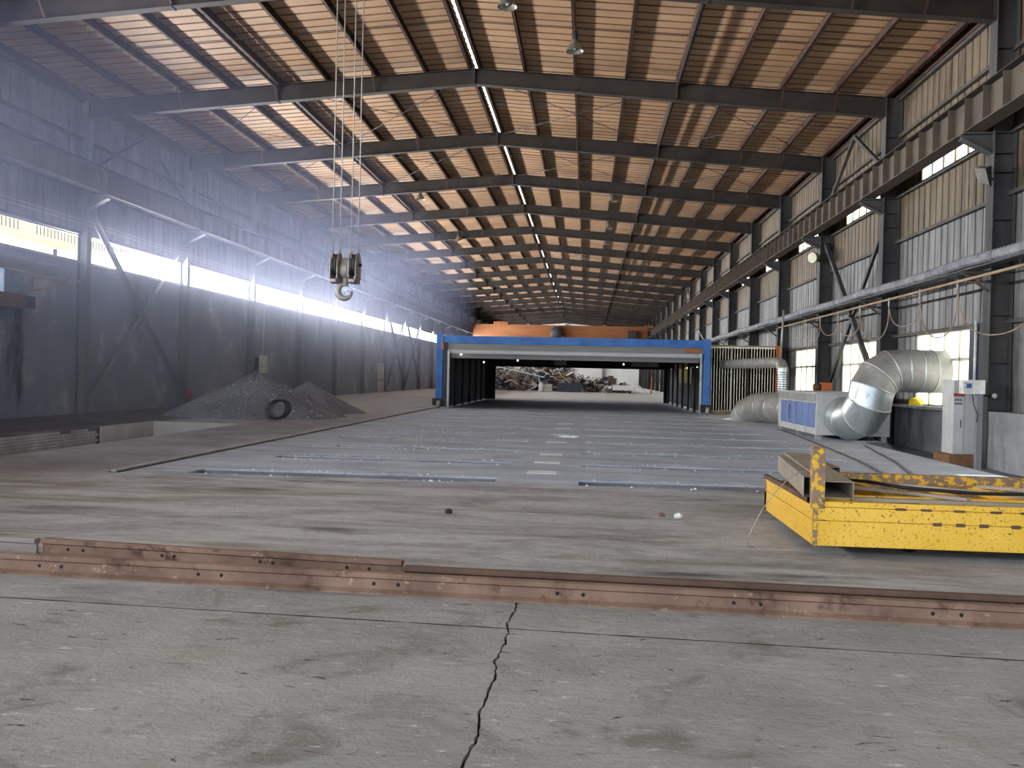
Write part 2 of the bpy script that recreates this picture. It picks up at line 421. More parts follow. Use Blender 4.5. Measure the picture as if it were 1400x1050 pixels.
def corrugated(p0, along, up, length, height, pitch=0.4, rib=0.075, depth=0.06, slope=0.012, normal=(1, 0, 0), skew=0.0):
    """profiled steel sheet: starts at p0, ribs run along `up`; recessed ribs away from `normal`"""
    a = Vector(along).normalized(); u = Vector(up); n = Vector(normal).normalized(); p0 = Vector(p0)
    prof = [(0.0, 0.0)]; t = 0.0
    while t < length - 1e-6:
        e = min(t + pitch, length); w = e - rib
        if w > t + 0.02: prof += [(w, 0.0), (w + slope, -depth), (e - slope, -depth), (e, 0.0)]
        else: prof += [(e, 0.0)]
        t = e
    m = MB(); vs = []
    for t, d in prof:
        q = p0 + a * t + n * d
        vs += [q, q + u * height]
    fs = [(2 * i, 2 * i + 2, 2 * i + 3, 2 * i + 1) for i in range(len(prof) - 1)]
    return m.add(vs, fs)

# ------------------------------------------------------------------ FLOOR
ROWS = [12.72, 15.22, 17.75, 20.35, 22.95, 25.5, 28.1, 30.7, 33.3, 35.9]
holes = []
for i, yc in enumerate(ROWS):
    w = 0.30 if i == 0 else 0.20
    dL = 0.10 if i == 0 else (0.07 if i < 5 else 0.05)
    holes.append((-5.7 + 0.35 * (i % 3), -1.26, yc - w, yc + w, dL))
    if i == 0:
        holes.append((-0.08, 1.72, yc - w, yc + w, 0.20)); holes.append((1.72, 2.08, yc - w, yc + w, 0.05)); holes.append((2.08, 3.2, yc - w, yc + w, 0.20))
    else:
        holes.append((-0.06, 0.35, yc - w, yc + w, 0.14 if i < 7 else 0.07)); holes.append((0.35, 5.0, yc - w, yc + w, 0.06))
        holes.append((-1.62, -1.26, yc - w - 0.001, yc + w + 0.001, 0.15 if i in (1, 2, 3) else 0.07))
PIT = (-12.1, -9.42, 8.0, 24.2, 0.95)
holes.append(PIT)
FX0, FX1 = WL - 0.2, 6.9
FY0 = 6.9
def front_edge(x): return 5.93 - 0.0425 * (x + 0.45)
def build_floor():
    xs = sorted(set([FX0, FX1, -6.6] + [h[0] for h in holes] + [h[1] for h in holes]))
    ys = sorted(set([FY0, YE] + [h[2] for h in holes] + [h[3] for h in holes] + [60.0, 90.0]))
    def dep(xm, ym):
        d = 0.0
        for h in holes:
            if h[0] < xm < h[1] and h[2] < ym < h[3]: d = max(d, h[4])
        return d
    D = [[dep((xs[i] + xs[i + 1]) / 2, (ys[j] + ys[j + 1]) / 2) for j in range(len(ys) - 1)] for i in range(len(xs) - 1)]
    m = MB()
    for i in range(len(xs) - 1):
        for j in range(len(ys) - 1):
            x0, x1, y0, y1, d = xs[i], xs[i + 1], ys[j], ys[j + 1], -D[i][j]
            m.add([(x0, y0, d), (x1, y0, d), (x1, y1, d), (x0, y1, d)], [(0, 1, 2, 3)])
            if i + 1 < len(xs) - 1 and D[i + 1][j] != D[i][j]:
                e = -D[i + 1][j]; m.add([(x1, y0, d), (x1, y1, d), (x1, y1, e), (x1, y0, e)], [(0, 1, 2, 3)])
            if j + 1 < len(ys) - 1 and D[i][j + 1] != D[i][j]:
                e = -D[i][j + 1]; m.add([(x0, y1, d), (x1, y1, d), (x1, y1, e), (x0, y1, e)], [(0, 1, 2, 3)])
    # strip between the front edge line under the rails and the main floor
    n = 12
    for q in range(n):
        a = FX0 + (FX1 - FX0) * q / n; b_ = FX0 + (FX1 - FX0) * (q + 1) / n
        m.add([(a, front_edge(a), 0), (b_, front_edge(b_), 0), (b_, FY0, 0), (a, FY0, 0)], [(0, 1, 2, 3)])
    # sub-base seen only in the open joints of the front slabs
    m.add([(FX0, YS, -0.07), (9.05, YS, -0.07), (9.05, 7.2, -0.07), (FX0, 7.2, -0.07)], [(0, 1, 2, 3)])
    return m
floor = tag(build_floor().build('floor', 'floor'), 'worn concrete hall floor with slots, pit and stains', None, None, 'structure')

def slab(poly):
    m = MB(); n = len(poly)
    m.add([(p[0], p[1], 0.0) for p in poly] + [(p[0], p[1], -0.07) for p in poly],
          [tuple(range(n))] + [(i, (i + 1) % n, (i + 1) % n + n, i + n) for i in range(n)])
    return m.build('concrete_slab', 'floor', floor)
def cross_joint(x): return 5.27 - 0.056 * (x + 0.4)
JX = -0.43
jag = [(y, JX + 0.011 * math.sin(y * 9.0) + R.uniform(-0.008, 0.008)) for y in [2.4 + 0.045 * i for i in range(79)]]
def jpts(y0, y1, off):
    return [(x + off * R.uniform(0.35, 1.5), y) for y, x in jag if y0 < y < y1]
xj = [(x, R.uniform(-0.006, 0.006) + 0.008 * math.sin(5 * x)) for x in [-5.5 + 0.12 * i for i in range(90)]]
def cpts(x0, x1, off):
    return [(x, cross_joint(x) + d + off * R.uniform(0.2, 1.2)) for x, d in xj if x0 < x < x1]
gj, gc = 0.007, 0.006
slab([(FX0, YS)] + [(JX - gj, YS)] + jpts(2.3, 5.22, -gj) + [(JX - gj, cross_joint(JX) - gc)] + list(reversed(cpts(-5.6, JX - 0.06, -gc))) + [(FX0, cross_joint(FX0))])
slab([(JX + gj, YS), (9.0, YS), (9.0, cross_joint(9.0))] + list(reversed(cpts(JX + 0.06, 5.0, -gc))) + [(JX + gj, cross_joint(JX) - gc)] + list(reversed(jpts(2.3, 5.22, gj))))
slab([(FX0, cross_joint(FX0) + 0.004)] + cpts(-5.6, JX - 0.06, gc) + [(JX - gj, cross_joint(JX) + gc)] + jpts(5.34, 5.88, -gj) + [(JX - gj, front_edge(JX)), (FX0, front_edge(FX0))])
slab([(JX + gj, cross_joint(JX) + gc)] + cpts(JX + 0.06, 5.0, gc) + [(9.0, cross_joint(9.0) + 0.004), (9.0, front_edge(9.0)), (JX + gj, front_edge(JX))] + list(reversed(jpts(5.34, 5.88, gj))))

# dark dirt lying in the open joints
def joint_fill():
    m = MB(); P = []
    xs_ = [FX0] + [x for x, d in xj if -5.6 < x < 5.0] + [9.0]
    for x in xs_: P.append((x, cross_joint(x)))
    wd = [R.uniform(0.004, 0.012) for _ in P]
    for (a, b_, wa, wb) in zip(P, P[1:], wd, wd[1:]):
        m.add([(a[0], a[1] - wa, 0.0012), (b_[0], b_[1] - wb, 0.0012), (b_[0], b_[1] + wb, 0.0012), (a[0], a[1] + wa, 0.0012)], [(0, 1, 2, 3)])
    m.box(JX - 0.06, JX + 0.06, YS, 5.9, -0.06, -0.02)
    return m
joint_fill().build('joint_dirt', 'crack', floor)
# falling apron of dusty ground along the right wall
def apron_z(x, y):
    t = max(0.0, min(1.0, (x - 6.95) / 0.75)); t = t * t * (3 - 2 * t)
    if y > 23.2: t *= max(0.0, 1 - (y - 23.2) / 0.8) if x < 7.95 else 1.0
    f = max(0.0, min(1.0, (y - 6.9) / 4.0)) * max(0.0, min(1.0, (60 - y) / 10.0))
    return -0.23 * t * f + (0.012 * math.sin(3.1 * x + y * 2.3) * math.sin(1.7 * y) if x > 7.0 and f > 0 else 0.0) * t
def build_apron():
    m = MB(); xs = [6.9 + 0.15 * i for i in range(14)]; xs[-1] = 9.05
    ys = [5.4] + [6.9 + 0.45 * i for i in range(60)] + [34 + 3 * i for i in range(38)]; ys[-1] = YE
    vs = [(x, y, apron_z(x, y) if y > 6.9 else (0.0)) for y in ys for x in xs]
    n = len(xs)
    fs = [(j * n + i, j * n + i + 1, (j + 1) * n + i + 1, (j + 1) * n + i) for j in range(len(ys) - 1) for i in range(n - 1)]
    return m.add(vs, fs, True)
build_apron().build('dusty_apron', 'floor', floor)

# pale steel plates let into the middle of the floor
for yc, hw in [(13.95, 0.2), (15.6, 0.17), (17.2, 0.17), (20.45, 0.16), (23.2, 0.16), (25.9, 0.15), (28.6, 0.15)]:
    MB().box(-0.87 + R.uniform(-.03, .03), -0.43, yc - hw, yc + hw, -0.02, 0.006).build('floor_plate', 'plate', floor)
# small rubble along the groove rims (too small to pick apart)
def chips_mesh(n, fn, smin, smax):
    m = MB()
    for _ in range(n):
        x, y, z = fn(); s = R.uniform(smin, smax); a = R.uniform(0, 6.28)
        pts = [(s, 0, 0), (-.5 * s, .8 * s, 0), (-.6 * s, -.7 * s, 0), (0, 0, s * .8)]
        vs = [(x + p[0] * math.cos(a) - p[1] * math.sin(a), y + p[0] * math.sin(a) + p[1] * math.cos(a), z + p[2] - 0.002) for p in pts]
        m.add(vs, [(0, 1, 3), (1, 2, 3), (2, 0, 3), (0, 2, 1)])
    return m
def rim():
    i = R.randrange(len(ROWS)); sd = R.choice([(-5.4, -1.3), (0, 4.9)])
    return (R.uniform(*sd), ROWS[i] + R.choice([-1, 1]) * (0.31 + abs(R.gauss(0, 0.05))), 0.0)
o = chips_mesh(900, rim, 0.008, 0.035).build('concrete_crumbs', 'plate', floor); o['kind'] = 'stuff'

# pale dust swept along the slot rims (too thin to pick apart)
dm = MB()
for i, yc in enumerate(ROWS[:8]):
    w = 0.30 if i == 0 else 0.20
    for (xa, xb_) in ((-5.3, -1.3), (0.4, 4.9)):
        x = xa
        while x < xb_:
            L = R.uniform(0.25, 1.1)
            if R.random() < (0.62 if xa < 0 else 0.4):
                sd = 1 if R.random() < 0.75 else -1
                n_ = 7; top = []; bot = []
                off = yc + sd * (w + 0.012)
                for q_ in range(n_):
                    t_ = q_ / (n_ - 1); e_ = math.sin(math.pi * t_) ** 0.5
                    bot.append((x + L * t_, off, 0.004)); top.append((x + L * t_, off + sd * (0.012 + e_ * R.uniform(0.02, 0.10)), 0.003))
                vs = bot + top
                dm.add(vs, [(k_, k_ + 1, n_ + k_ + 1, n_ + k_) for k_ in range(n_ - 1)])
            x += L * R.uniform(0.9, 1.4)
dm.build('dust_rims', 'plate', floor)['kind'] = 'stuff'
# pit lining: bricks on the far side, concrete further on
m = MB().box(PIT[0] - 0.02, PIT[0] + 0.004, PIT[2], 21.45, -PIT[4], -0.03)
m.build('mortar_bed', 'mortar', floor)
MB().box(PIT[0] - 0.02, PIT[0] + 0.05, 21.45, PIT[3], -PIT[4], -0.005).build('pit_lining', 'pit_concrete', floor)
MB().box(PIT[0], PIT[1], PIT[3] - 0.05, PIT[3] + 0.02, -PIT[4], -0.005).build('pit_lining', 'pit_concrete', floor)
bproto = MB().box(-0.012, 0.016, -0.113, 0.113, 0, 0.058).build('brick', 'brick', floor)
bproto.location = (PIT[0] + 0.012, 15.6, -0.09); nb = 0
for r in range(8):
    for c in range(25):
        yy = 15.6 + 0.235 * c + (0.117 if r % 2 else 0)
        if yy > 21.35 or (r == 0 and c == 0) or (r == 0 and R.random() < 0.2): continue
        b_ = share(bproto, floor, (PIT[0] + 0.012 + R.uniform(-.004, .006), yy, -0.09 - 0.07 * r)); nb += 1

# thin steel track beside the grooved floor
tr = thing('floor_track', (-6.66, 12.2, 0), 'low grey steel track edging the slotted floor towards the blue portal', 'track')
MB().box(-6.70, -6.62, 12.2, 57, -0.01, 0.035).build('track_bar', 'galv_dull', tr)
MB().box(-6.74, -6.585, 12.2, 57, -0.01, 0.010).build('track_foot', 'dark_steel', tr)

# ------------------------------------------------------------------ WALLS
# left: plaster up to the strip, open strip, profiled sheet above
def left_wall():
    m = MB(); z1 = 4.72
    h0, h1 = 22.25, 23.15
    m.box(WL - 0.22, WL, YS, h0, -0.3, z1)
    m.box(WL - 0.22, WL, h1, YE, -0.3, z1)
    m.box(WL - 0.22, WL, h0, h1, -0.3, 3.45)
    m.box(WL - 0.22, WL, h0, h1, 4.3, z1)
    return m
wall_left = tag(left_wall().build('wall_left', 'plaster_l'), 'sooty plastered left wall below the bright window strip', None, None, 'structure')
for k in KS[:-1]:
    y0 = fy(k)
    for (z0, z1) in ((5.6, 7.0), (7.0, 8.55), (8.55, 9.72)):
        corrugated((WL - 0.03, y0, z0), (0, 1, 0), (0, 0, 1), BAY, z1 - z0, normal=(1, 0, 0)).build('wall_panel', 'sheet_l', wall_left)
for z in (5.63, 7.0, 8.55, 9.68):
    MB().box(WL - 0.02, WL + 0.07, YS, YE, z - 0.05, z + 0.05).build('girt', 'girt', wall_left)
MB().box(WL - 0.1, WL + 0.05, YS, YE, 4.70, 4.77).build('sill', 'galv_dull', wall_left)

wall_right = tag(MB().box(WR, WR + 0.2, YS, YE, -0.4, 0.95).build('wall_right', 'concrete_r'), 'right wall with concrete dado and profiled steel sheets', None, None, 'structure')
# the dado of the near bay stands further in
MB().box(8.42, WR, YS, fy(0) - 0.16, -0.4, 0.97).build('dado', 'concrete_r', wall_right)
WIN = {}      # right wall windows: bay -> (y0, y1)
for k in KS[:-1]:
    WIN[k] = (fy(k) + 1.55, fy(k) + 5.25)
for k in KS[:-1]:
    y0 = fy(k); wa, wb = WIN[k]
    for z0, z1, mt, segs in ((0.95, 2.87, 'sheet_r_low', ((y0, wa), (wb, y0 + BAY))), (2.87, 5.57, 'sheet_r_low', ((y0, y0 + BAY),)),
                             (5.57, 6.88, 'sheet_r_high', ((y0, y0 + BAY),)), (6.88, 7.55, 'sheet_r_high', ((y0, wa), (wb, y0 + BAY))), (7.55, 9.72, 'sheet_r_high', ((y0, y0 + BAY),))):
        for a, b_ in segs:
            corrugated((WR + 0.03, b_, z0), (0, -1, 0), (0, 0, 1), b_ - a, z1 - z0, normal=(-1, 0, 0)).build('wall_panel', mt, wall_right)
for z in (2.87, 5.57, 6.88, 8.6, 9.68):
    MB().box(WR - 0.09, WR + 0.02, YS, YE, z - 0.045, z + 0.045).build('girt', 'girt', wall_right)

wall_end = tag(MB().box(WL, WR, YE, YE + 0.2, -0.3, 10.9).build('wall_end', 'end_wall'), 'pale end wall far behind the scrap', None, None, 'structure')
for i in range(1, 4):
    xx = WL + (WR - WL) * i / 4
    MB().box(xx - 0.2, xx + 0.2, YE - 0.4, YE, 0, 10.0).build('end_post', 'column', wall_end)

# windows of the right wall
def window(n, k, za, zb, cols, rows, clear):
    wa, wb = WIN[k]
    w = thing('window_%d' % n, (WR, (wa + wb) / 2, za), None, None, None, 'structure')
    x0, x1 = WR + 0.0, WR + 0.07
    fr = MB()
    fr.box(x0, x1, wa, wb, za - 0.02, za + 0.05); fr.box(x0, x1, wa, wb, zb - 0.05, zb + 0.02)
    fr.box(x0, x1, wa, wa + 0.06, za, zb); fr.box(x0, x1, wb - 0.06, wb, za, zb)
    fr.build('window_frame', 'frame_cream', w)
    cw = (wb - wa) / cols; rh = [za] + [za + (zb - za) * f for f in ([1.0] if rows == 1 else [0.62, 1.0])]
    for i in range(1, cols):
        MB().box(x0, x1, wa + cw * i - 0.035, wa + cw * i + 0.035, za, zb).build('mullion', 'frame_cream', w)
    if rows == 2: MB().box(x0, x1, wa, wb, rh[1] - 0.035, rh[1] + 0.035).build('transom', 'frame_cream', w)
    for i in range(cols):
        for j in range(rows):
            mt = 'pane_clear' if (i, j) in clear else 'pane_dusty'
            MB().box(WR + 0.035, WR + 0.041, wa + cw * i + 0.04, wa + cw * (i + 1) - 0.04, rh[j] + 0.04, rh[j + 1] - 0.04).build('pane', mt, w)
    return w
n = 1
for k in KS[:-1]:
    window(n, k, 0.95, 2.85, 4, 2, {(2, 1), (3, 1), (3, 0)} if k == 0 else ({(R.randrange(4), 0), (R.randrange(4), 0)} if k % 2 else {(0, 1)})); n += 1
    window(n, k, 6.93, 7.55, 5, 1, {(3, 0)} if k % 3 == 0 else set()); n += 1
# strip windows of the left wall: open strip with slim mullions
for k in KS[:-1]:
    w = thing('window_%d' % n, (WL, fy(k) + BAY / 2, 4.75), None, None, None, 'structure'); n += 1
    MB().box(WL - 0.1, WL - 0.02, fy(k), fy(k + 1), 5.54, 5.6).build('window_frame', 'galv_dull', w)
    MB().box(WL - 0.08, WL - 0.05, fy(k) + 2.9, fy(k) + 2.93, 4.75, 5.56).build('mullion', 'dark_steel', w)

# ------------------------------------------------------------------ CEILING: sheets, purlins, ties
ceiling = thing('ceiling', (XA, YS, 10.8), 'brown profiled steel roof underside on purlins', None, None, 'structure')
def roof_sheet(y0, y1, side):
    # one sheet from ridge to eave, two ribs wide
    xr = XA + 0.036 * side; xe = XA + side * 12.3
    w = y1 - y0; prof = []
    for i in range(2):
        t = y0 + w * i / 2
        prof += [(t, 0), (t + w / 2 - 0.085, 0), (t + w / 2 - 0.07, 0.065), (t + w / 2 - 0.015, 0.065)]
    prof.append((y1, 0))
    m = MB(); vs = []
    for y, d in prof:
        vs += [(xr, y, sheet_z(xr) + d), (xe, y, sheet_z(xe) + d)]
    return m.add(vs, [(2 * i, 2 * i + 1, 2 * i + 3, 2 * i + 2) for i in range(len(prof) - 1)])
SW = BAY / 8
rest = MB()
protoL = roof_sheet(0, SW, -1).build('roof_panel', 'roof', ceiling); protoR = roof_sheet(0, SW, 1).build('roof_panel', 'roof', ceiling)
for pr in (protoL, protoR):          # raised rib faces in a darker red-brown
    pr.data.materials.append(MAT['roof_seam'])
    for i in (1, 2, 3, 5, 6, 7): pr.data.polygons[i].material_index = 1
cz = Vector(ceiling.location)
cnt = 0
for i in range(int(round((YE - YS) / SW))):
    y = YS + SW * i
    if y > 5 and cnt < 148:
        for pr in (protoL, protoR):
            if cnt == 0: c = pr; 
            else: c = share(pr, ceiling, (0, 0, 0))
            c.location = (0, y, 0)
        cnt += 1
    else:
        for sd in (-1, 1):
            q = roof_sheet(y, y + SW, sd); rest.add(q.v, q.f)
rest.build('roof_panels', 'roof', ceiling)['kind'] = 'stuff'
# translucent ridge strip over the open joint
MB().add([(XA - 0.2, YS, sheet_z(XA) + 0.07), (XA, YS, sheet_z(XA) + 0.1), (XA + 0.2, YS, sheet_z(XA) + 0.07), (XA - 0.2, YE, sheet_z(XA) + 0.07), (XA, YE, sheet_z(XA) + 0.1), (XA + 0.2, YE, sheet_z(XA) + 0.07)],
         [(0, 1, 4, 3), (1, 2, 5, 4)]).build('ridge_cap', 'fibre', ceiling)
def purlin(x, mt='purlin'):
    z = rafter_top(x)
    m = MB()
    m.box(x - 0.009, x + 0.009, YS, YE, z, z + 0.2)
    m.box(x - 0.009, x + 0.07, YS, YE, z, z + 0.012); m.box(x - 0.009, x + 0.07, YS, YE, z + 0.19, z + 0.2)
    m.box(x + 0.06, x + 0.07, YS, YE, z, z + 0.03)
    return m.build('purlin', mt, ceiling)
PX = [XA - 0.16] + [XA - 1.5 * i for i in range(1, 9)] + [XA + 0.14] + [XA + 1.5 * i for i in range(1, 9)]
for x in PX: purlin(x)
for x in (XA - 6.0, XA + 6.0):
    MB().tube([(x + 0.02, YS, rafter_top(x) - 0.12), (x + 0.02, YE, rafter_top(x) - 0.12)], 0.055, 8).build('tie_tube', 'rafter', ceiling)
# sag rods across the purlins and diagonal wind rods
for k in range(-1, 12):
    for sd in (-1, 1):
        ym = fy(k) + BAY / 2
        xa, xb = XA + sd * 0.2, XA + sd * 11.9
        MB().tube([(xa, ym, rafter_top(xa) + 0.1), (xb, ym, rafter_top(xb) + 0.1)], 0.011, 5).build('sag_rod', 'dark_steel', ceiling)
for k in (-1, 1, 2, 6, 8):
    for xa, xb in ((XA, XA - 6), (XA - 6, XA - 11.9), (XA, XA + 6), (XA + 6, XA + 11.9)):
        for ya, yb in ((fy(k), fy(k + 1)), (fy(k + 1), fy(k))):
            MB().tube([(xa, ya, rafter_top(xa) - 0.1), (xb, yb, rafter_top(xb) - 0.1)], 0.012, 5).build('wind_rod', 'dark_steel', ceiling)
# eave gutters
for x0, x1 in ((WL - 0.1, WL + 0.12), (WR - 0.12, WR + 0.1)):
    MB().box(x0, x1, YS, YE, 9.72, 10.0).build('eave_channel', 'purlin', ceiling)

# ------------------------------------------------------------------ STEEL FRAMES
def make_rafter():
    t = thing('roof_rafter', (XA, 0, 9.2), None, None, None, 'structure')
    for sd, xe in ((-1, XL), (1, XR)):
        def bot(x): return 10.20 - 1.0 * abs(x - XA) / 11.96
        za, zb = bot(XA), bot(xe); ta, tb = rafter_top(XA), rafter_top(xe)
        hw = 0.12
        MB().hexa([(XA, -0.006, za), (xe, -0.006, zb), (xe, 0.006, zb), (XA, 0.006, za)], [(XA, -0.006, ta), (xe, -0.006, tb), (xe, 0.006, tb), (XA, 0.006, ta)]).build('web', 'rafter', t)
        MB().hexa([(XA, -hw, za - 0.014), (xe, -hw, zb - 0.014), (xe, hw, zb - 0.014), (XA, hw, za - 0.014)], [(XA, -hw, za), (xe, -hw, zb), (xe, hw, zb), (XA, hw, za)]).build('bottom_flange', 'rafter', t)
        MB().hexa([(XA, -hw, ta - 0.014), (xe, -hw, tb - 0.014), (xe, hw, tb - 0.014), (XA, hw, ta - 0.014)], [(XA, -hw, ta), (xe, -hw, tb), (xe, hw, tb), (XA, hw, ta)]).build('top_flange', 'rafter', t)
        for xs in (XA + sd * 6.0, XA + sd * 0.02, xe):
            MB().box(xs - 0.02, xs + 0.02, -hw - 0.01, hw + 0.01, bot(xs) - 0.03, rafter_top(xs) + 0.02).build('splice_plate', 'rafter', t)
        for i in (2, 4, 6, 7):
            x = XA + sd * 1.5 * i
            for s2 in (-1, 1):
                MB().bar((x, 0.10 * s2, bot(x) + 0.01), (x, 0.55 * s2, rafter_top(x) + 0.06), 0.05, 0.012).build('fly_brace', 'purlin', t)
    return t
def make_column(side):
    x0 = XL if side < 0 else XR
    d, fw, mt = (0.31, 0.26, 'column') if side < 0 else (0.46, 0.36, 'column_r')
    xo = x0 + side * d
    zb = 0.0 if side < 0 else -0.24
    t = thing('steel_column', (x0, 0, zb), None, None, None, 'structure')
    lo, hi = min(x0, xo), max(x0, xo)
    MB().box(lo, hi, -0.008, 0.008, zb, 9.75).build('web', mt, t)
    MB().box(min(x0, x0 + side * 0.016), max(x0, x0 + side * 0.016), -fw / 2, fw / 2, zb, 9.75).build('inner_flange', mt, t)
    MB().box(min(xo, xo - side * 0.016), max(xo, xo - side * 0.016), -fw / 2, fw / 2, zb, 9.75).build('outer_flange', mt, t)
    # bracket for the runway beam
    xt = x0 - side * 0.62
    m = MB().prism([(x0, 6.83), (xt, 6.83), (xt, 6.72), (x0, 6.40)], 'y', -0.01, 0.01)
    m.box(min(x0, xt), max(x0, xt), -0.14, 0.14, 6.80, 6.835)
    m.hexa([(x0, -0.12, 6.385), (xt, -0.12, 6.705), (xt, 0.12, 6.705), (x0, 0.12, 6.385)], [(x0, -0.12, 6.40), (xt, -0.12, 6.72), (xt, 0.12, 6.72), (x0, 0.12, 6.40)])
    m.build('bracket', mt, t)
    zs = [1.0, 2.0, 3.0, 4.0, 5.0, 6.0, 6.4, 6.83, 7.6, 8.6] if side > 0 else [6.4, 6.83]
    st = MB().box(lo + 0.016, hi - 0.016, -fw / 2 + 0.01, fw / 2 - 0.01, -0.006, 0.006).build('stiffener', mt, t)
    base = Vector(t.location)
    st.location = Vector((0, 0, zs[0]))
    for z in zs[1:]: share(st, t, (0, 0, z))
    MB().box(lo - 0.12, hi + 0.12, -fw / 2 - 0.08, fw / 2 + 0.08, zb - 0.01, zb + 0.025).build('base_plate', mt, t)
    return t
pr = make_rafter(); pl = make_column(-1); pc = make_column(1)
for i, k in enumerate(KS):
    for j, (p, what, side) in enumerate(((pr, 'dark roof rafter spanning the hall', ''), (pl, 'grey steel column on the left wall', 'left'), (pc, 'steel column on the right wall', 'right'))):
        if k == KS[0]: o = p
        else: o = dup(p)
        o.location = (p.location.x, fy(k), p.location.z)
        nr = k + 4
        if what.startswith('dark'): lab = '%s, %s counted from the open end' % (what, ORD[nr])
        else: lab = '%s, %s counted from the open end' % (what, ORD[nr])
        o['label'] = lab

def runway(side):
    xc = -15.14 if side < 0 else 8.0
    t = thing('crane_runway_beam', (xc, YS, 6.85), 'long crane runway beam with stiffeners along the %s wall' % ('left' if side < 0 else 'right'), None, None, 'structure')
    MB().box(xc - 0.008, xc + 0.008, YS, YE, 6.86, 7.6).build('web', 'crane_beam', t)
    MB().box(xc - 0.19, xc + 0.19, YS, YE, 6.845, 6.866).build('bottom_flange', 'crane_beam', t)
    MB().box(xc - 0.19, xc + 0.19, YS, YE, 7.58, 7.605).build('top_flange', 'rafter', t)
    MB().box(xc - 0.035, xc + 0.035, YS, YE, 7.605, 7.70).build('crane_rail', 'rust_dark', t)
    st = MB().box(xc - 0.16, xc + 0.16, YS - 0.006, YS + 0.006, 6.866, 7.58).build('stiffener', 'crane_beam', t)
    for i in range(1, int((YE - YS) / (BAY / 8))):
        share(st, t, (0, BAY / 8 * i, 0))
    return t
runway(-1); runway(1)

# wall bracing
def brace(name, pts, label, w=0.13, mt='column'):
    t = thing(name, pts[0][0], label, None, None, 'structure')
    for a, b_ in pts:
        n1 = (0, 0, 1)
        MB().angle(a, b_, w, 0.012, (1, 0, 0), (Vector(b_) - Vector(a)).cross(Vector((1, 0, 0)))).build('brace_angle', mt, t)
    return t
def xb(x, k, z0, z1, off=0.07): return [((x, fy(k) + 0.15, z0), (x, fy(k + 1) - 0.15, z1)), ((x + off, fy(k) + 0.15, z1), (x + off, fy(k + 1) - 0.15, z0))]
brace('wall_brace', xb(-15.66, 1, 0.35, 6.3), 'crossed steel braces on the left wall, pair nearest the gravel pile')
brace('wall_brace', xb(-15.66, 7, 0.3, 6.3), 'crossed steel braces far down the left wall, nearer of two pairs', mt='dark_steel')
brace('wall_brace', xb(-15.66, 8, 0.3, 6.3), 'crossed steel braces far down the left wall, farther of two pairs', mt='dark_steel')
brace('wall_brace', xb(8.55, 1, 0.95, 6.6), 'crossed steel braces on the right wall behind the duct', mt='column_r')
for k in (1, 8):
    for x, sd in ((-15.6, 'left'), (8.55, 'right')):
        brace('eave_brace', [((x, fy(k) + 0.15, 7.7), (x, fy(k) + BAY / 2, 9.6)), ((x, fy(k + 1) - 0.15, 7.7), (x, fy(k) + BAY / 2, 9.6))],
              'inverted V brace under the %s eave, %s one' % (sd, 'near' if k == 1 else 'far'), 0.1, 'girt')

# ------------------------------------------------------------------ THINGS
# hook block hanging from the crane overhead
hb = thing('crane_hook_block', (-4.42, 16.0, 2.5), 'grey crane hook block hanging on four wire ropes', 'crane hook')
HX, HY = -4.42, 16.0
for sx in (-0.17, 0.17):
    ch = MB()
    prof = [(-0.05, 3.10), (0.05, 3.10), (0.085, 3.2), (0.085, 3.5), (0.04, 3.66), (-0.04, 3.66), (-0.085, 3.5), (-0.085, 3.2)]
    ch.prism([(HY + p[0] * 2.2, p[1]) for p in prof], 'x', HX + sx - 0.075, HX + sx - 0.055)
    ch.prism([(HY + p[0] * 2.2, p[1]) for p in prof], 'x', HX + sx + 0.055, HX + sx + 0.075)
    ch.box(HX + sx - 0.055, HX + sx + 0.055, HY - 0.2, HY + 0.2, 3.11, 3.17)
    ch.build('side_plate', 'hook', hb, 0.01)
    MB().lathe([(0.02, -0.045), (0.2, -0.045), (0.2, -0.02), (0.165, 0), (0.2, 0.02), (0.2, 0.045), (0.02, 0.045)], (HX + sx, HY, 3.44), 24, (1, 0, 0)).build('sheave', 'dark_steel', hb)
    for dy in (-0.16, 0.16):
        MB().tube([(HX + sx + dy * 0.15, HY + dy, 3.45), (HX + sx + dy * 0.15, HY + dy * 1.05, 8.9)], 0.011, 6).build('wire_rope', 'rope', hb)
MB().lathe([(0.0, -0.3), (0.03, -0.3), (0.03, 0.3), (0.0, 0.3)], (HX, HY, 3.44), 12, (1, 0, 0)).build('axle', 'dark_steel', hb)
MB().lathe([(0.0, 3.2), (0.07, 3.2), (0.1, 3.24), (0.13, 3.28), (0.13, 3.40), (0.09, 3.5), (0.05, 3.56), (0.0, 3.57)], (HX, HY, 0), 16).build('swivel_nut', 'hook', hb)
MB().lathe([(0.062, 3.06), (0.055, 3.12), (0.055, 3.24)], (HX, HY, 0), 14).build('shank', 'hook', hb)
pts = []; rad = []
for i in range(22):
    a = math.radians(100 + 262 * i / 21)
    pts.append((HX + 0.128 * math.cos(a), HY, 2.965 + 0.132 * math.sin(a)))
    u = i / 21; rad.append(0.042 + 0.018 * math.sin(math.pi * min(1, u * 1.25)) - 0.026 * max(0, u - 0.78) / 0.22)
pts = [(HX, HY, 3.13)] + pts; rad = [0.05] + rad
MB().tube(pts, 0.05, 12, radii=rad).build('hook', 'hook', hb)
MB().bar((HX + 0.02, HY, 3.10), (HX + 0.135, HY, 2.99), 0.035, 0.012).build('safety_latch', 'white', hb)

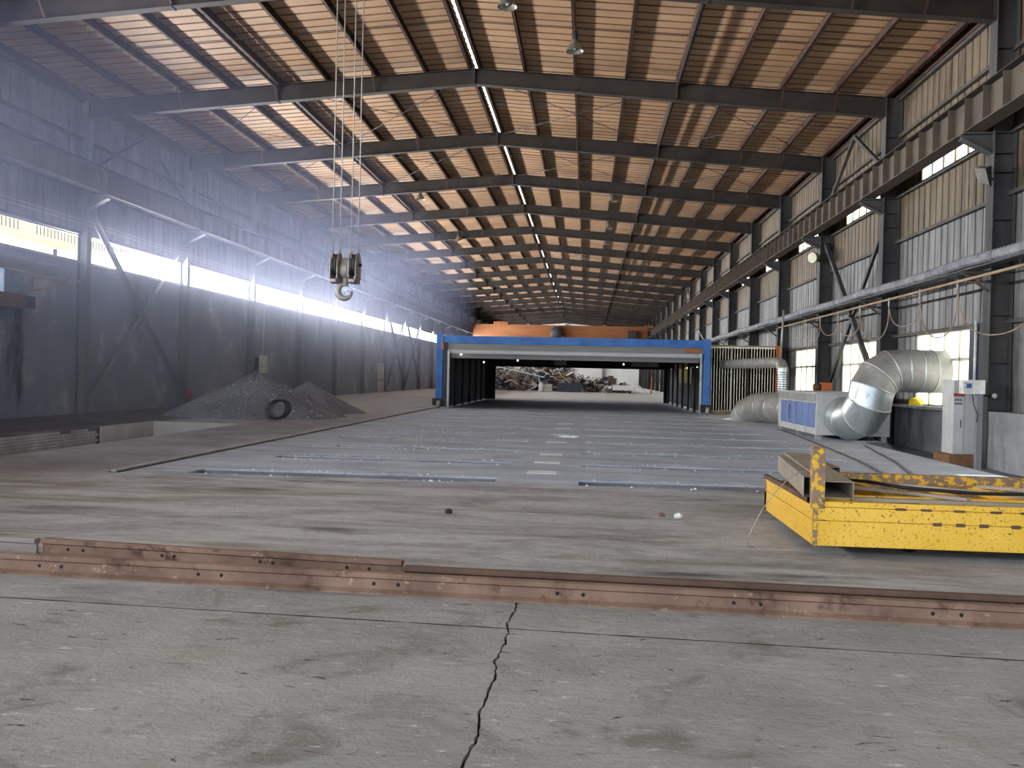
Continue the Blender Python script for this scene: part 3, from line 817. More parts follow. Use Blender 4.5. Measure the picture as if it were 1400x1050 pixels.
def bridge_crane(y, zt, zb, mat, label):
    t = thing('bridge_crane', (XA, y, 7.7), label, 'crane')
    for dy in (-0.55, 0.55):
        MB().box(-14.6, 7.5, y + dy - 0.25, y + dy + 0.25, zb, zt).build('girder', mat, t, 0.02)
    for x in (-15.14, 8.0):
        xx = (x - 0.2, x + 0.2)
        MB().box(xx[0], xx[1], y - 0.9, y + 0.9, 7.82, 8.2).build('end_carriage', mat, t, 0.02)
        s = 1 if x < 0 else -1
        MB().box(min(x, x + s * 0.9), max(x, x + s * 0.9), y - 0.85, y + 0.85, 7.83, max(8.15, zb + 0.1)).build('end_joint', mat, t)
        for dy in (-0.7, 0.7):
            MB().lathe([(0, -0.06), (0.16, -0.06), (0.16, 0.06), (0, 0.06)], (x, y + dy, 7.862), 16, (1, 0, 0)).build('wheel', 'dark_steel', t)
    return t
far = bridge_crane(114.5, 8.0, 6.5, 'crane_orange', 'orange overhead bridge crane at the far end above the blue portal')
MB().lathe([(0, -0.7), (0.75, -0.7), (0.8, -0.5), (0.8, 0.5), (0.75, 0.7), (0, 0.7)], (-3.9, 113.2, 7.0), 20, (0, 1, 0)).build('hoist_drum', 'dark_steel', far)
MB().box(5.0, 6.1, 112.8, 113.7, 6.3, 7.4).build('hoist_box', 'dark_steel', far, 0.03)
MB().box(-12.0, -10.1, 113.6, 115.2, 8.0, 8.35).build('trolley', 'crane_orange', far, 0.03)
near = bridge_crane(14.3, 9.5, 8.75, 'crane_orange', 'near overhead bridge crane that carries the hook block on ropes')
MB().box(HX - 0.6, HX + 0.6, HY - 0.95, HY + 0.4, 8.85, 9.45).build('hoist_box', 'dark_steel', near, 0.02)

# ------------------------------------------------------------------ blue portal with its telescopic tunnel
pt = thing('portal_tunnel', (-0.7, 39.3, 0), 'wide blue framed tunnel on wheels with dark lining across the floor', 'tunnel')
YP = 39.0
def post(x0, x1, mt, z1, dy=0.3, name='post'):
    return MB().box(x0, x1, YP, YP + dy, 0.32 if mt == 'blue' else 0.05, z1).build(name, mt, pt, 0.01)
pL = post(-6.62, -6.32, 'blue', 3.28); pR = post(4.99, 5.28, 'blue', 3.24)
for i in range(3):
    MB().box(-6.60 + 0.1 * i, -6.56 + 0.1 * i, YP - 0.012, YP + 0.002, 0.4, 2.7).build('post_rib', 'blue', pL)
post(-6.12, -6.02, 'tent_pale', 2.55, 0.1, 'guide_tube'); post(4.84, 4.93, 'tent_pale', 2.62, 0.1, 'guide_tube')
post(-6.30, -6.14, 'blue_dark', 2.9, 0.25, 'inner_post'); 
for x in (-6.5, 5.12):
    MB().box(x - 0.24, x + 0.24, YP - 0.08, YP + 0.5, 0.1, 0.42).build('wheel_box', 'dark_steel', pt, 0.03)
    MB().lathe([(0, -0.07), (0.17, -0.07), (0.17, 0.07), (0, 0.07)], (x + 0.05, YP - 0.1, 0.17), 18, (1, 0, 0)).build('wheel', 'galv_dull', pt)
# lintel made of stepped bands
MB().box(-6.45, 5.15, YP + 0.05, YP + 0.3, 2.86, 3.2).build('lintel', 'blue', pt, 0.01)
for i in range(3):
    MB().box(-6.3, 5.0, YP + 0.03, YP + 0.05, 2.9 + 0.1 * i, 2.93 + 0.1 * i).build('lintel_rib', 'blue', pt)
MB().box(-6.3, 5.0, YP + 0.08, YP + 0.3, 2.60, 2.86).build('canopy_band', 'tent_grey', pt)
MB().box(-6.1, 4.9, YP + 0.15, YP + 0.35, 2.42, 2.60).build('canopy_band', 'tent_pale', pt)
MB().box(-6.1, 4.9, YP + 0.12, YP + 0.35, 2.5, 2.52).build('band_edge', 'white', pt)
MB().box(-6.0, 4.85, YP + 0.3, YP + 0.5, 2.22, 2.46).build('canopy_band', 'tent_grey', pt)
for x0, x1 in ((-1.45, -0.9), (1.95, 3.1)):
    MB().prism([(x0, 2.24), (x0 + 0.12, 2.36), (x1 - 0.12, 2.36), (x1, 2.24), (x1, 2.0), (x0, 2.0)], 'y', YP + 0.5, YP + 0.6).build('torn_lining', 'black', pt)
# tunnel: arches, roof sheets, side sheets
YT = 55.2
MB().box(-6.3, 5.05, YP + 0.3, YT, 3.0, 3.06).build('roof_sheet', 'tent_dark', pt)
MB().box(-6.25, 5.0, YP + 0.5, YT, 2.55, 2.6).build('roof_lining', 'tent_dark', pt)
for i in range(6):
    y = YP + 2.2 + i * 2.6
    if y > YT: break
    MB().box(-6.1, 4.95, y - 0.06, y + 0.06, 2.3, 2.55).build('roof_arch', 'tent_dark', pt)
    for x in (-6.08, 4.9):
        MB().box(x - 0.05, x + 0.05, y - 0.06, y + 0.06, 0.02, 2.5).build('arch_leg', 'tent_dark', pt)
for i in range(8):
    a = YP + 0.5 + i * 2.05; b_ = min(a + 2.05, YT)
    corrugated((-6.2, a, 0.04), (0, 1, 0), (0, 0, 1), b_ - a, 2.55, pitch=0.25, depth=0.03, normal=(1, 0, 0)).build('side_sheet', 'tent_panel', pt)
    corrugated((5.02, b_, 0.12), (0, -1, 0), (0, 0, 1), b_ - a, 1.15, pitch=0.5, depth=0.03, normal=(-1, 0, 0)).build('side_sheet', 'tent_panel', pt)
    corrugated((5.02, b_, 1.3), (0, -1, 0), (0, 0, 1), b_ - a, 0.75, pitch=0.5, depth=0.03, normal=(-1, 0, 0)).build('side_window', 'warm_sheet' if i in (2, 3, 4) else 'tent_panel', pt)
    MB().box(4.98, 5.01, a, b_, 2.1, 2.5).build('side_valance', 'warm_sheet' if i in (2, 3, 4, 5) else 'tent_dark', pt)
    MB().box(4.95, 5.0, a, b_, 1.24, 1.32).build('side_rail', 'tent_panel', pt)
# rear end frame
MB().box(-6.1, 4.95, YT - 0.1, YT, 2.05, 2.6).build('rear_lintel', 'tent_dark', pt)
MB().box(-6.15, -5.62, YT - 0.2, YT, 0.02, 2.5).build('rear_jamb', 'tent_dark', pt)
MB().box(4.68, 5.0, YT - 0.2, YT, 0.02, 2.5).build('rear_jamb', 'tent_dark', pt)
lampm = bpy.data.materials.new('small_lamp'); lampm.use_nodes = True
q = lampm.node_tree.nodes['Principled BSDF']; q.inputs['Emission Color'].default_value = (1, 0.97, 0.9, 1); q.inputs['Emission Strength'].default_value = 6
for x, z, y in ((-5.55, 2.38, YP + 0.28), (-3.06, 2.17, YP + 0.6), (1.6, 2.10, YP + 0.6), (-4.85, 2.1, YP + 3)):
    MB().lathe([(0, -0.025), (0.025, -0.018), (0.034, 0.0), (0.025, 0.018), (0, 0.025)], (x, y - 0.02, z), 10, (0, 1, 0)).build('lamp', lampm, pt)
MB().box(4.2, 4.85, YP - 0.02, YP + 0.06, 2.66, 2.78).build('rusty_patch', 'orange_rust', pt)
MB().box(-6.38, -6.28, YP - 0.06, YP + 0.02, 2.58, 2.86).build('bracket', 'orange_rust', pt)
MB().bar((4.75, YP + 0.1, 3.6), (4.95, YP + 0.1, 3.25), 0.08, 0.03).build('lamp_arm', 'white', pt)

# cream cubicle behind the portal's right post
cr = thing('sheet_cubicle', (6.8, 40.4, 0), 'cream sheet metal cubicle beside the portal right post', 'cubicle')
YC = 40.0
MB().box(5.36, 8.3, YC + 0.05, YC + 2.6, 0.0, 2.98).build('shell', 'cream', cr)
for i, (a, b_) in enumerate(((5.36, 6.34), (6.36, 7.0), (7.08, 8.25))):
    corrugated((a, YC + 0.05, 0.16), (1, 0, 0), (0, 0, 1), b_ - a, 2.75, pitch=0.12, rib=0.03, depth=-0.005, slope=0.008, normal=(0, -1, 0)).build('front_panel', 'cream', cr)
MB().box(5.36, 8.3, YC + 0.0, YC + 0.06, 0.0, 0.14).build('sole_channel', 'conduit', cr)
MB().box(7.0, 7.08, YC - 0.02, YC + 0.06, 0.1, 2.9).build('post', 'dark_steel', cr)
MB().box(8.22, 8.42, YC - 0.1, YC + 0.1, 0.0, 3.05).build('corner_post', 'orange_rust', cr)
MB().box(5.3, 8.42, YC - 0.05, YC + 2.6, 2.98, 3.04).build('roof_edge', 'conduit', cr)

# ------------------------------------------------------------------ ducts and the filter unit on the right
def duct(parent, pts, r, mat, name='duct_segment', n=28, ring=True):
    """mitred duct: every straight piece is its own segment with rolled rims at the joints"""
    P = [Vector(p) for p in pts]
    T = [(P[min(i + 1, len(P) - 1)] - P[max(i - 1, 0)]).normalized() for i in range(len(P))]
    u0 = T[0].cross(Vector((0.3, 0.2, 1))).normalized()
    rings = []
    for i, p in enumerate(P):
        t = T[i]
        d = (P[i] - P[i - 1]).normalized() if i else (P[1] - P[0]).normalized()
        u = (u0 - d * u0.dot(d)).normalized(); w = d.cross(u)
        rg = []
        for j in range(n):
            v = (u * math.cos(2 * math.pi * j / n) + w * math.sin(2 * math.pi * j / n)) * r
            k = -v.dot(t) / max(0.2, d.dot(t))       # slide along the segment to the mitre plane
            rg.append(p + v + d * k)
        rings.append(rg); u0 = u
    for i in range(len(P) - 1):
        s = MB().add(rings[i] + rings[i + 1], [(j, (j + 1) % n, n + (j + 1) % n, n + j) for j in range(n)], True)
        s.build(name, mat if isinstance(mat, str) else mat[i], parent)
        if ring and i:
            c = sum(rings[i], Vector()) / n
            s = MB(); lo = [c + (q_ - c) * 1.0 - T[i] * 0.02 for q_ in rings[i]]; a = [c + (q_ - c) * 1.018 - T[i] * 0.014 for q_ in rings[i]]; b_ = [c + (q_ - c) * 1.018 + T[i] * 0.014 for q_ in rings[i]]
            hi_ = [c + (q_ - c) * 1.0 + T[i] * 0.02 for q_ in rings[i]]
            vs = lo + a + b_ + hi_; fs = []
            for g in range(3):
                fs += [(g * n + j, g * n + (j + 1) % n, (g + 1) * n + (j + 1) % n, (g + 1) * n + j) for j in range(n)]
            s.add(vs, fs, True).build('joint_ring', 'galv', parent)

fu = thing('filter_unit', (6.95, 26.0, 0), 'low off-white filter unit with blue slatted side between the two ducts', 'filter unit')
MB().box(6.0, 7.88, 24.0, 28.6, 0.12, 1.2).build('casing', 'unit_white', fu, 0.01)
MB().box(5.96, 7.92, 23.96, 28.64, 1.2, 1.24).build('lid', 'unit_white', fu, 0.01)
MB().box(5.985, 6.0, 24.05, 28.55, 0.98, 1.19).build('upper_side', 'galv_dull', fu)
for i in range(6):
    a = 24.08 + i * 0.69
    MB().box(5.975, 6.0, a, a + 0.62, 0.3, 0.95).build('blue_panel', 'unit_blue', fu, 0.006)
MB().box(5.97, 6.0, 24.02, 28.5, 0.955, 0.985).build('trim_rail', 'unit_white', fu)
MB().box(5.96, 5.976, 26.95, 27.02, 0.4, 0.85).build('door_handle', 'dark_steel', fu)
for x in (6.1, 6.95, 7.75):
    for y in (24.12, 26.2, 28.4):
        MB().box(x - 0.07, x + 0.07, y - 0.07, y + 0.07, -0.0, 0.13).build('foot', 'galv_dull', fu)
MB().lathe([(0, 0), (0.06, 0), (0.06, 0.07), (0, 0.07)], (7.02, 23.98, 1.0), 14, (0, -1, 0)).build('port', 'black', fu)

d1 = thing('extract_duct', (7.05, 22.9, 0), 'large shiny galvanised duct elbow from the unit up into the window', 'duct')
duct(d1, [(6.72, 24.02, 0.62), (6.76, 23.55, 0.58), (6.88, 23.12, 0.70), (7.0, 22.9, 1.02), (7.05, 22.88, 1.36), (7.22, 22.92, 1.64), (7.5, 22.97, 1.80), (7.82, 23.0, 1.83), (8.16, 23.03, 1.83), (8.5, 23.06, 1.83), (8.82, 23.09, 1.83)],
     0.53, ['galv', 'galv', 'galv', 'galv', 'galv_dull', 'galv_dull', 'galv_dull', 'galv_dull', 'galv_dull', 'galv_dull'])
d2 = thing('supply_duct', (6.4, 31.0, 0), 'large dull duct lying on the floor behind the filter unit', 'duct')
duct(d2, [(6.85, 28.62, 0.60), (6.72, 29.8, 0.60), (6.55, 31.2, 0.60), (6.38, 32.4, 0.58), (6.18, 33.3, 0.50), (5.98, 33.8, 0.32), (5.86, 34.05, 0.02)], 0.53, 'galv_dull')
d3 = thing('branch_duct', (7.05, 33.6, 0), 'thin grey duct from the cream cubicle bending down to the floor duct', 'duct')
duct(d3, [(5.98, 40.02, 2.2), (6.2, 38.7, 2.2), (6.4, 37.4, 2.2), (6.95, 33.7, 2.2), (7.04, 33.3, 2.12), (7.07, 33.15, 1.95), (7.07, 33.12, 1.5), (7.07, 33.12, 0.9), (7.07, 33.12, 0.02)], 0.2, ['galv_dull'] * 5 + ['galv'] * 3, n=20)
for i in range(9):
    MB().lathe([(0.2, -0.012), (0.208, 0.0), (0.2, 0.012)], (7.07, 33.12, 1.15 + 0.085 * i), 20).build('seam', 'dark_steel', d3)  # dark rings added to draw the reflection lines on the duct
MB().tube([(7.04, 33.4, 2.32), (7.1, 33.4, 4.1)], 0.035, 8).build('stub_pipe', 'galv_dull', d3)
mb_ = thing('fan_motor', (7.4, 29.2, 1.14), 'small rust-brown fan motor on a stand behind the filter unit', 'motor')
MB().box(7.42, 7.72, 29.05, 29.35, 1.16, 1.5).build('housing', 'orange_rust', mb_, 0.02)
MB().lathe([(0, 0), (0.11, 0), (0.11, 0.22), (0, 0.24)], (7.42, 29.2, 1.34), 16, (-1, 0, 0)).build('motor_body', 'rust_dark', mb_)
MB().box(7.36, 7.76, 29.0, 29.4, 0.0, 1.16).build('stand', 'galv_dull', mb_)

# switch cabinet and neighbours on the right
cb = thing('switch_cabinet', (8.15, 20.3, 0), 'tall grey switch cabinet with red top strip and dark lettering', 'cabinet')
CY0, CY1 = 20.0, 20.6
MB().box(7.88, 8.38, CY0, CY1, 0.02, 1.62).build('body', 'panel_grey', cb, 0.01)
MB().box(7.875, 8.09, CY0 - 0.02, CY0, 0.06, 1.26).build('door', 'panel_grey', cb, 0.004)
MB().box(7.875, 8.09, CY0 - 0.021, CY0, 1.27, 1.33).build('red_strip', 'red', cb)
MB().box(8.13, 8.38, CY0 - 0.012, CY0, 0.05, 1.55).build('side_door', 'panel_grey', cb, 0.004)
MB().box(8.02, 8.035, CY0 - 0.035, CY0 - 0.02, 0.6, 0.76).build('handle', 'dark_steel', cb)
for r_, cnt_ in ((1.17, 3), (1.09, 5)):
    for i in range(cnt_):
        w_ = 0.16 / cnt_
        MB().box(7.90 + i * w_, 7.90 + i * w_ + w_ * 0.62, CY0 - 0.0225, CY0 - 0.02, r_, r_ + 0.042).build('lettering', 'ink', cb)
bx = thing('timber_plinth', (8.0, 20.2, -0.2), 'brown board plinth under the grey switch cabinet', 'plinth')
MB().box(7.72, 8.38, 19.75, 20.62, -0.22, 0.02).build('board', 'brown_box', bx, 0.01)
MB().box(7.70, 8.38, 19.73, 19.76, -0.05, 0.0).build('edge_board', 'brown_box', bx)
sb = thing('control_box', (8.15, 19.2, 1.3), 'white control box with blue printed panel on a grey post', 'control box')
MB().box(7.72, 8.17, 19.15, 19.35, 1.33, 1.62).build('box', 'white', sb, 0.01)
MB().box(7.735, 7.93, 19.14, 19.15, 1.36, 1.6).build('panel_face', 'panel_grey', sb)
MB().box(7.79, 7.89, 19.134, 19.141, 1.45, 1.55).build('print', 'blue_mark', sb)
for i in range(2): MB().box(7.75, 7.775, 19.134, 19.141, 1.45 + i * 0.09, 1.475 + i * 0.09).build('button', 'red', sb)
MB().tube([(7.93, 19.2, 1.35), (7.95, 19.15, 1.1), (8.03, 19.14, 0.9), (8.02, 19.17, 0.75)], 0.009, 6).build('cord', 'black', sb)
MB().box(8.04, 8.15, 19.2, 19.31, -0.23, 1.34).build('post', 'column', sb)
sk = thing('wall_socket', (8.4, 19.5, 1.3), 'small white socket on the column right of the control box', 'socket')
MB().lathe([(0, 0), (0.05, 0), (0.055, 0.03), (0.04, 0.06), (0, 0.065)], (8.52, 19.56, 1.3), 14, (0, -1, 0)).build('cap', 'white', sk)
MB().tube([(8.5, 19.57, 1.31), (8.3, 19.545, 1.3), (8.2, 19.36, 1.31)], 0.012, 6).build('cord', 'black', sk)
MB().box(8.52, WR, fy(0) + 0.3, fy(1) - 0.3, 0.88, 0.95).build('sill', 'concrete_r', wall_right)
yl = thing('yellow_helmet', (8.68, 24.45, 0.95), 'small bright yellow helmet below the duct at the window', 'helmet')
MB().lathe([(0.15, 0.0), (0.155, 0.02), (0.12, 0.09), (0.06, 0.13), (0.0, 0.14)], (8.68, 24.45, 1.02), 18, (-0.3, -0.5, 0.6)).build('shell', 'yellow_bright', yl)
MB().lathe([(0.15, -0.005), (0.19, 0.0), (0.19, 0.012), (0.15, 0.015)], (8.68, 24.45, 1.02), 18, (-0.3, -0.5, 0.6)).build('brim', 'yellow_bright', yl)


dp = thing('drop_pipe', (8.6, 20.75, 1.4), 'white drop pipe on a dark blue strip right of the nearest window', 'pipe')
MB().box(8.64, 8.72, 20.45, 21.15, 1.0, 2.9).build('blue_strip', 'blue_dark', dp)
MB().tube([(8.6, 20.72, 1.0), (8.6, 20.72, 2.95)], 0.035, 8).build('pipe', 'white', dp)
# cable sleeve on brackets, conduit and its hanging loops along the right wall
tr = thing('cable_bundle', (7.95, 15, 4.0), 'ribbed grey cable bundle running on brackets along the right wall', 'cable bundle')
pts = []; rad = []
N = 620
for i in range(N + 1):
    y = 12 + 48 * i / N
    ph = ((y - Y0) / BAY) % 1.0
    z = 4.12 - 0.05 * math.sin(math.pi * ph)
    pts.append((7.97, y, z)); rad.append(0.125 if i % 2 else 0.10)
MB().tube(pts, 0.12, 10, radii=rad, smooth=False).build('sleeve', 'wrap', tr)
MB().box(7.86, 8.1, 12, 60, 3.92, 3.95).build('carrier', 'dark_steel', tr)
for k in range(-1, 6):
    m = MB().bar((XR - 0.01, fy(k) - 0.1, 3.9), (7.8, fy(k) - 0.1, 3.9), 0.06, 0.06)
    m.bar((XR - 0.01, fy(k) - 0.1, 3.5), (7.85, fy(k) - 0.1, 3.88), 0.05, 0.05)
    m.build('support_arm', 'girt', tr)
cd = thing('festoon_conduit', (7.9, 15, 3.73), 'brown conduit with looping cables below the ribbed cable bundle', 'conduit')
MB().tube([(7.9, 10, 3.73), (7.9, 38, 3.73)], 0.032, 8).build('conduit_tube', 'conduit', cd)
ys = [12.9, 16.4, 20.0, 22.2, 24.4, 26.9, 29.2, 31.4, 33.5, 36.0]
for i, y in enumerate(ys):
    MB().box(7.885, 7.915, y - 0.02, y + 0.02, 3.55, 3.78).build('hanger', 'galv_dull', cd)
    if i + 1 < len(ys):
        y2 = ys[i + 1]; dip = [0.95, 1.05, 0.98, 0.6, 0.85, 0.62, 0.5, 0.6, 0.4][i]
        P = [(7.9 + 0.05 * math.sin(3 * t), y + (y2 - y) * (0.5 - 0.5 * math.cos(math.pi * t)) , 3.56 - dip * (1 - abs(2 * t - 1) ** 2.2)) for t in [q_ / 18 for q_ in range(19)]]
        MB().tube(P, 0.014, 6).build('cable_loop', 'conduit', cd)
for k in range(-1, 3):
    MB().box(7.9, XR - 0.01, fy(k) - 0.16, fy(k) - 0.11, 3.66, 3.70).build('support_arm', 'rust', cd)

# flood lamps on the right columns
fl = thing('floodlight', (8.25, 19.5, 5.9), 'box floodlight on the nearest visible right column', 'floodlight')
MB().hexa([(8.03, 19.42, 5.72), (8.2, 19.30, 5.66), (8.3, 19.5, 5.72), (8.13, 19.62, 5.78)], [(7.92, 19.36, 6.02), (8.09, 19.24, 5.98), (8.24, 19.46, 6.08), (8.07, 19.58, 6.12)]).build('housing', 'lamp', fl, 0.01)
MB().hexa([(8.2, 19.30, 5.66), (8.26, 19.36, 5.62), (8.33, 19.5, 5.7), (8.3, 19.5, 5.72)], [(8.09, 19.24, 5.98), (8.2, 19.32, 6.04), (8.3, 19.46, 6.1), (8.24, 19.46, 6.08)]).build('back', 'dark_steel', fl)
MB().bar((8.2, 19.5, 5.88), (8.385, 19.58, 5.84), 0.04, 0.04).build('arm', 'dark_steel', fl)
fl = thing('round_floodlight', (8.2, 33.6, 5.9), 'round floodlight on the third right column', 'floodlight')
MB().lathe([(0, 0.0), (0.2, 0.0), (0.21, 0.03), (0.16, 0.2), (0.1, 0.32), (0, 0.34)], (8.02, 33.2, 6.0), 20, (0.75, 0.55, 0.1)).build('shade', 'lamp', fl)
MB().lathe([(0, -0.002), (0.19, -0.002)], (8.02, 33.2, 6.0), 20, (0.75, 0.55, 0.1)).build('lens', 'frame_cream', fl)
MB().bar((8.2, 33.35, 5.98), (8.385, 33.6, 5.92), 0.05, 0.05).build('arm', 'dark_steel', fl)

# high-bay lamps under the roof
def high_bay(x, y, label, first=[None]):
    z = 9.72
    zt = rafter_top(x) + 0.02
    if first[0] is None:
        t = thing('high_bay_lamp', (0, 0, 0), label, 'ceiling lamp', 'high bay lamps under the roof')
        MB().lathe([(0.055, 0.3), (0.1, 0.24), (0.17, 0.12), (0.235, 0.0), (0.24, -0.01), (0.22, 0.0), (0.155, 0.12), (0.09, 0.23), (0.05, 0.26)], (0, 0, 0), 22).build('shade', 'lamp', t)
        MB().lathe([(0, 0.5), (0.07, 0.5), (0.085, 0.46), (0.085, 0.3), (0.05, 0.26), (0, 0.26)], (0, 0, 0), 16).build('gear_housing', 'dark_steel', t)
        MB().lathe([(0, 0.04), (0.04, 0.05), (0.06, 0.12), (0.04, 0.2), (0, 0.24)], (0, 0, 0), 12).build('bulb', 'white', t)
        MB().tube([(0, 0, 0.5), (0, 0, 0.66)], 0.015, 6).build('stem', 'dark_steel', t)
        first[0] = t
    else: t = dup(first[0], label=label)
    t.location = (x, y, zt - 0.66)
    return t
for x, y, lab in ((-0.50, 22.9, 'high bay lamp with pale shade nearest right of the ridge'), (-2.0, 20.4, 'high bay lamp cut by the top edge of the view, beside the ridge'),
                  (-8.00, 41.7, 'nearer high bay lamp over the left half of the hall'), (1.00, 41.8, 'nearest of the right row of high bay lamps beyond the first'),
                  (1.00, 49.4, 'second high bay lamp down the right row'), (1.00, 55.3, 'third high bay lamp down the right row'),
                  (-0.50, 62.8, 'far high bay lamp just right of the ridge'), (-8.00, 54.4, 'farther high bay lamp over the left half of the hall')):
    high_bay(x, y, lab)

# ------------------------------------------------------------------ yellow cart with steel on it
CX, CYF, CZ0, CZ1 = 1.97, 7.86, 0.10, 0.50
ct = thing('transfer_cart', (3.6, 8.9, 0), 'chipped yellow flat transfer cart at the lower right', 'cart')
CXE, CYB = 6.4, 10.0
MB().box(CX, CXE, CYF, CYF + 0.02, CZ0, CZ0 + 0.215).build('front_plate', 'yellow', ct, 0.004)
MB().box(CX, CXE, CYF + 0.004, CYF + 0.02, CZ0 + 0.218, CZ0 + 0.33).build('front_plate', 'yellow', ct, 0.004)
MB().box(CX + 0.05, CXE, CYF + 0.012, CYF + 0.03, CZ0 + 0.333, CZ1 - 0.02).build('front_plate', 'yellow', ct, 0.004)
for dx in (1.02, 1.21, 1.40, 1.66):
    MB().cbox((CX + dx, CYF - 0.003, CZ0 + 0.217), (0.075, 0.014, 0.03)).build('weld_patch', 'rust_dark', ct, 0.006)
for dx in (0.72, 0.93, 1.2, 1.5, 1.75):
    MB().cbox((CX + dx, CYF + 0.006, CZ0 + 0.333), (0.09, 0.02, 0.02)).build('weld_patch', 'rust_dark', ct, 0.005)
MB().box(CX, CX + 0.02, CYF + 0.02, CYB, CZ0, CZ0 + 0.21).build('side_plate', 'yellow', ct, 0.004)
MB().box(CX + 0.003, CX + 0.02, CYF + 0.02, CYB, CZ0 + 0.213, CZ1 - 0.07).build('side_plate', 'yellow', ct, 0.004)
MB().box(CX - 0.005, CX + 0.03, CYF - 0.006, CYF + 0.03, CZ0, CZ1 - 0.06).build('corner_angle', 'yellow_rust', ct)
MB().box(CX + 0.02, CXE, CYF + 0.03, CYB - 0.1, CZ0 + 0.25, CZ0 + 0.27).build('deck', 'yellow_rust', ct)
MB().box(CX + 0.3, CXE, CYB - 0.12, CYB, CZ0 + 0.1, CZ1 + 0.03).build('rear_beam', 'yellow_rust', ct, 0.006)
MB().box(CX + 0.3, CXE, CYB - 0.26, CYB - 0.12, CZ0 + 0.1, CZ1 - 0.07).build('rear_ledge', 'yellow_rust', ct, 0.006)
MB().box(CX, CX + 0.32, CYB - 0.1, CYB, CZ0, CZ1 - 0.08).build('rear_plate', 'yellow_rust', ct)
for x in (2.9, 3.5, 4.1, 4.8, 5.5):
    MB().box(x - 0.05, x + 0.05, CYF + 0.05, CYB - 0.26, CZ0 + 0.27, CZ0 + 0.35).build('cross_member', 'yellow', ct)
MB().box(CX + 0.03, CXE, CYF + 0.6, CYF + 0.64, CZ0 + 0.27, CZ0 + 0.37).build('long_member', 'yellow', ct)
MB().box(CX - 0.02, CX + 0.085, CYF - 0.01, CYF + 0.09, CZ0 + 0.32, 0.945).build('stake', 'yellow_rust', ct, 0.005)
for x in (2.9, 5.2):
    for y in (8.3, 9.6):
        MB().lathe([(0, -0.05), (0.13, -0.05), (0.13, 0.05), (0, 0.05)], (x, y, 0.13), 18, (0, 1, 0)).build('wheel', 'dark_steel', ct)
# hollow section on the cart
def hollow(a, b_, w, h, t, name, label, cat, mt='steel_tube'):
    a = Vector(a); b_ = Vector(b_); d = (b_ - a).normalized(); sd = d.cross(Vector((0, 0, 1))).normalized(); u = Vector((0, 0, 1))
    def ringp(p, w, h): return [p - sd * w / 2 - u * h / 2, p + sd * w / 2 - u * h / 2, p + sd * w / 2 + u * h / 2, p - sd * w / 2 + u * h / 2]
    vs = ringp(a, w, h) + ringp(b_, w, h) + ringp(a, w - 2 * t, h - 2 * t) + ringp(b_, w - 2 * t, h - 2 * t)
    fs = []
    for j in range(4):
        k = (j + 1) % 4
        fs += [(j, k, 4 + k, 4 + j), (8 + j, 12 + j, 12 + k, 8 + k), (j, 8 + j, 8 + k, k), (4 + j, 4 + k, 12 + k, 12 + j)]
    return tag(MB().add(vs, fs).build(name, mt), label, cat)
hollow((2.185, 7.92, CZ0 + 0.467 + 0.01), (2.36, 10.25, CZ0 + 0.53), 0.25, 0.145, 0.006, 'box_section', 'dusty rectangular steel box section lying behind the stake on the yellow cart', 'steel tube')
hollow((2.008, 8.2, CZ1 - 0.055), (2.008, 10.15, CZ1 - 0.055), 0.04, 0.05, 0.004, 'square_tube', 'thin square tube lying along the left edge of the yellow cart', 'steel tube', 'rust_dark')
hollow((2.02, 8.3, CZ1 + 0.055), (2.19, 10.2, CZ1 + 0.09), 0.08, 0.18, 0.005, 'steel_channel', 'dusty upright steel section standing on edge left of the box section on the cart', 'steel beam')
hollow((2.54, 9.35, CZ1 + 0.11), (2.5, 10.3, CZ1 + 0.13), 0.1, 0.06, 0.004, 'angle_offcut', 'short steel offcut behind the box section on the yellow cart', 'steel offcut')
for i, (a, b_, lab) in enumerate((((2.36, 8.15, .475), (6.2, 8.02, .475), 'long thin steel bar along the front edge inside the cart'),
                                  ((2.4, 9.3, .475), (3.4, 8.25, .49), 'steel bar crossing the cart next to the box section'),
                                  ((3.1, 9.5, .475), (4.3, 8.25, .505), 'steel bar crossing the middle of the cart'),
                                  ((4.0, 9.5, .475), (5.2, 8.3, .52), 'steel bar crossing the cart at its right end'))):
    tag(MB().bar(a, b_, 0.06, 0.03).build('steel_bar', 'steel_tube'), lab, 'steel bar', 'loose steel bars on the yellow cart')
P = [(2.55, 9.3, .53), (2.75, 8.9, .55), (2.95, 8.6, .54), (3.3, 8.45, .535), (3.55, 8.38, .53), (3.9, 8.42, .53), (4.3, 8.3, .545), (4.8, 8.4, .55)]
tag(MB().tube(P, 0.016, 7).build('black_cable', 'black'), 'black cable lying over the steel bars in the yellow cart', 'cable')
P = [(2.06, 8.2, 0.69), (1.93, 8.2, 0.70), (1.80, 8.1, 0.64), (1.66, 8.0, 0.52), (1.55, 7.95, 0.38), (1.47, 7.95, 0.22), (1.44, 8.0, 0.10), (1.47, 8.1, 0.03), (1.53, 8.2, 0.008)]
tag(MB().tube(P, 0.0045, 6).build('wire', 'rope'), 'thin pale wire bent from the cart down to the floor', 'wire')

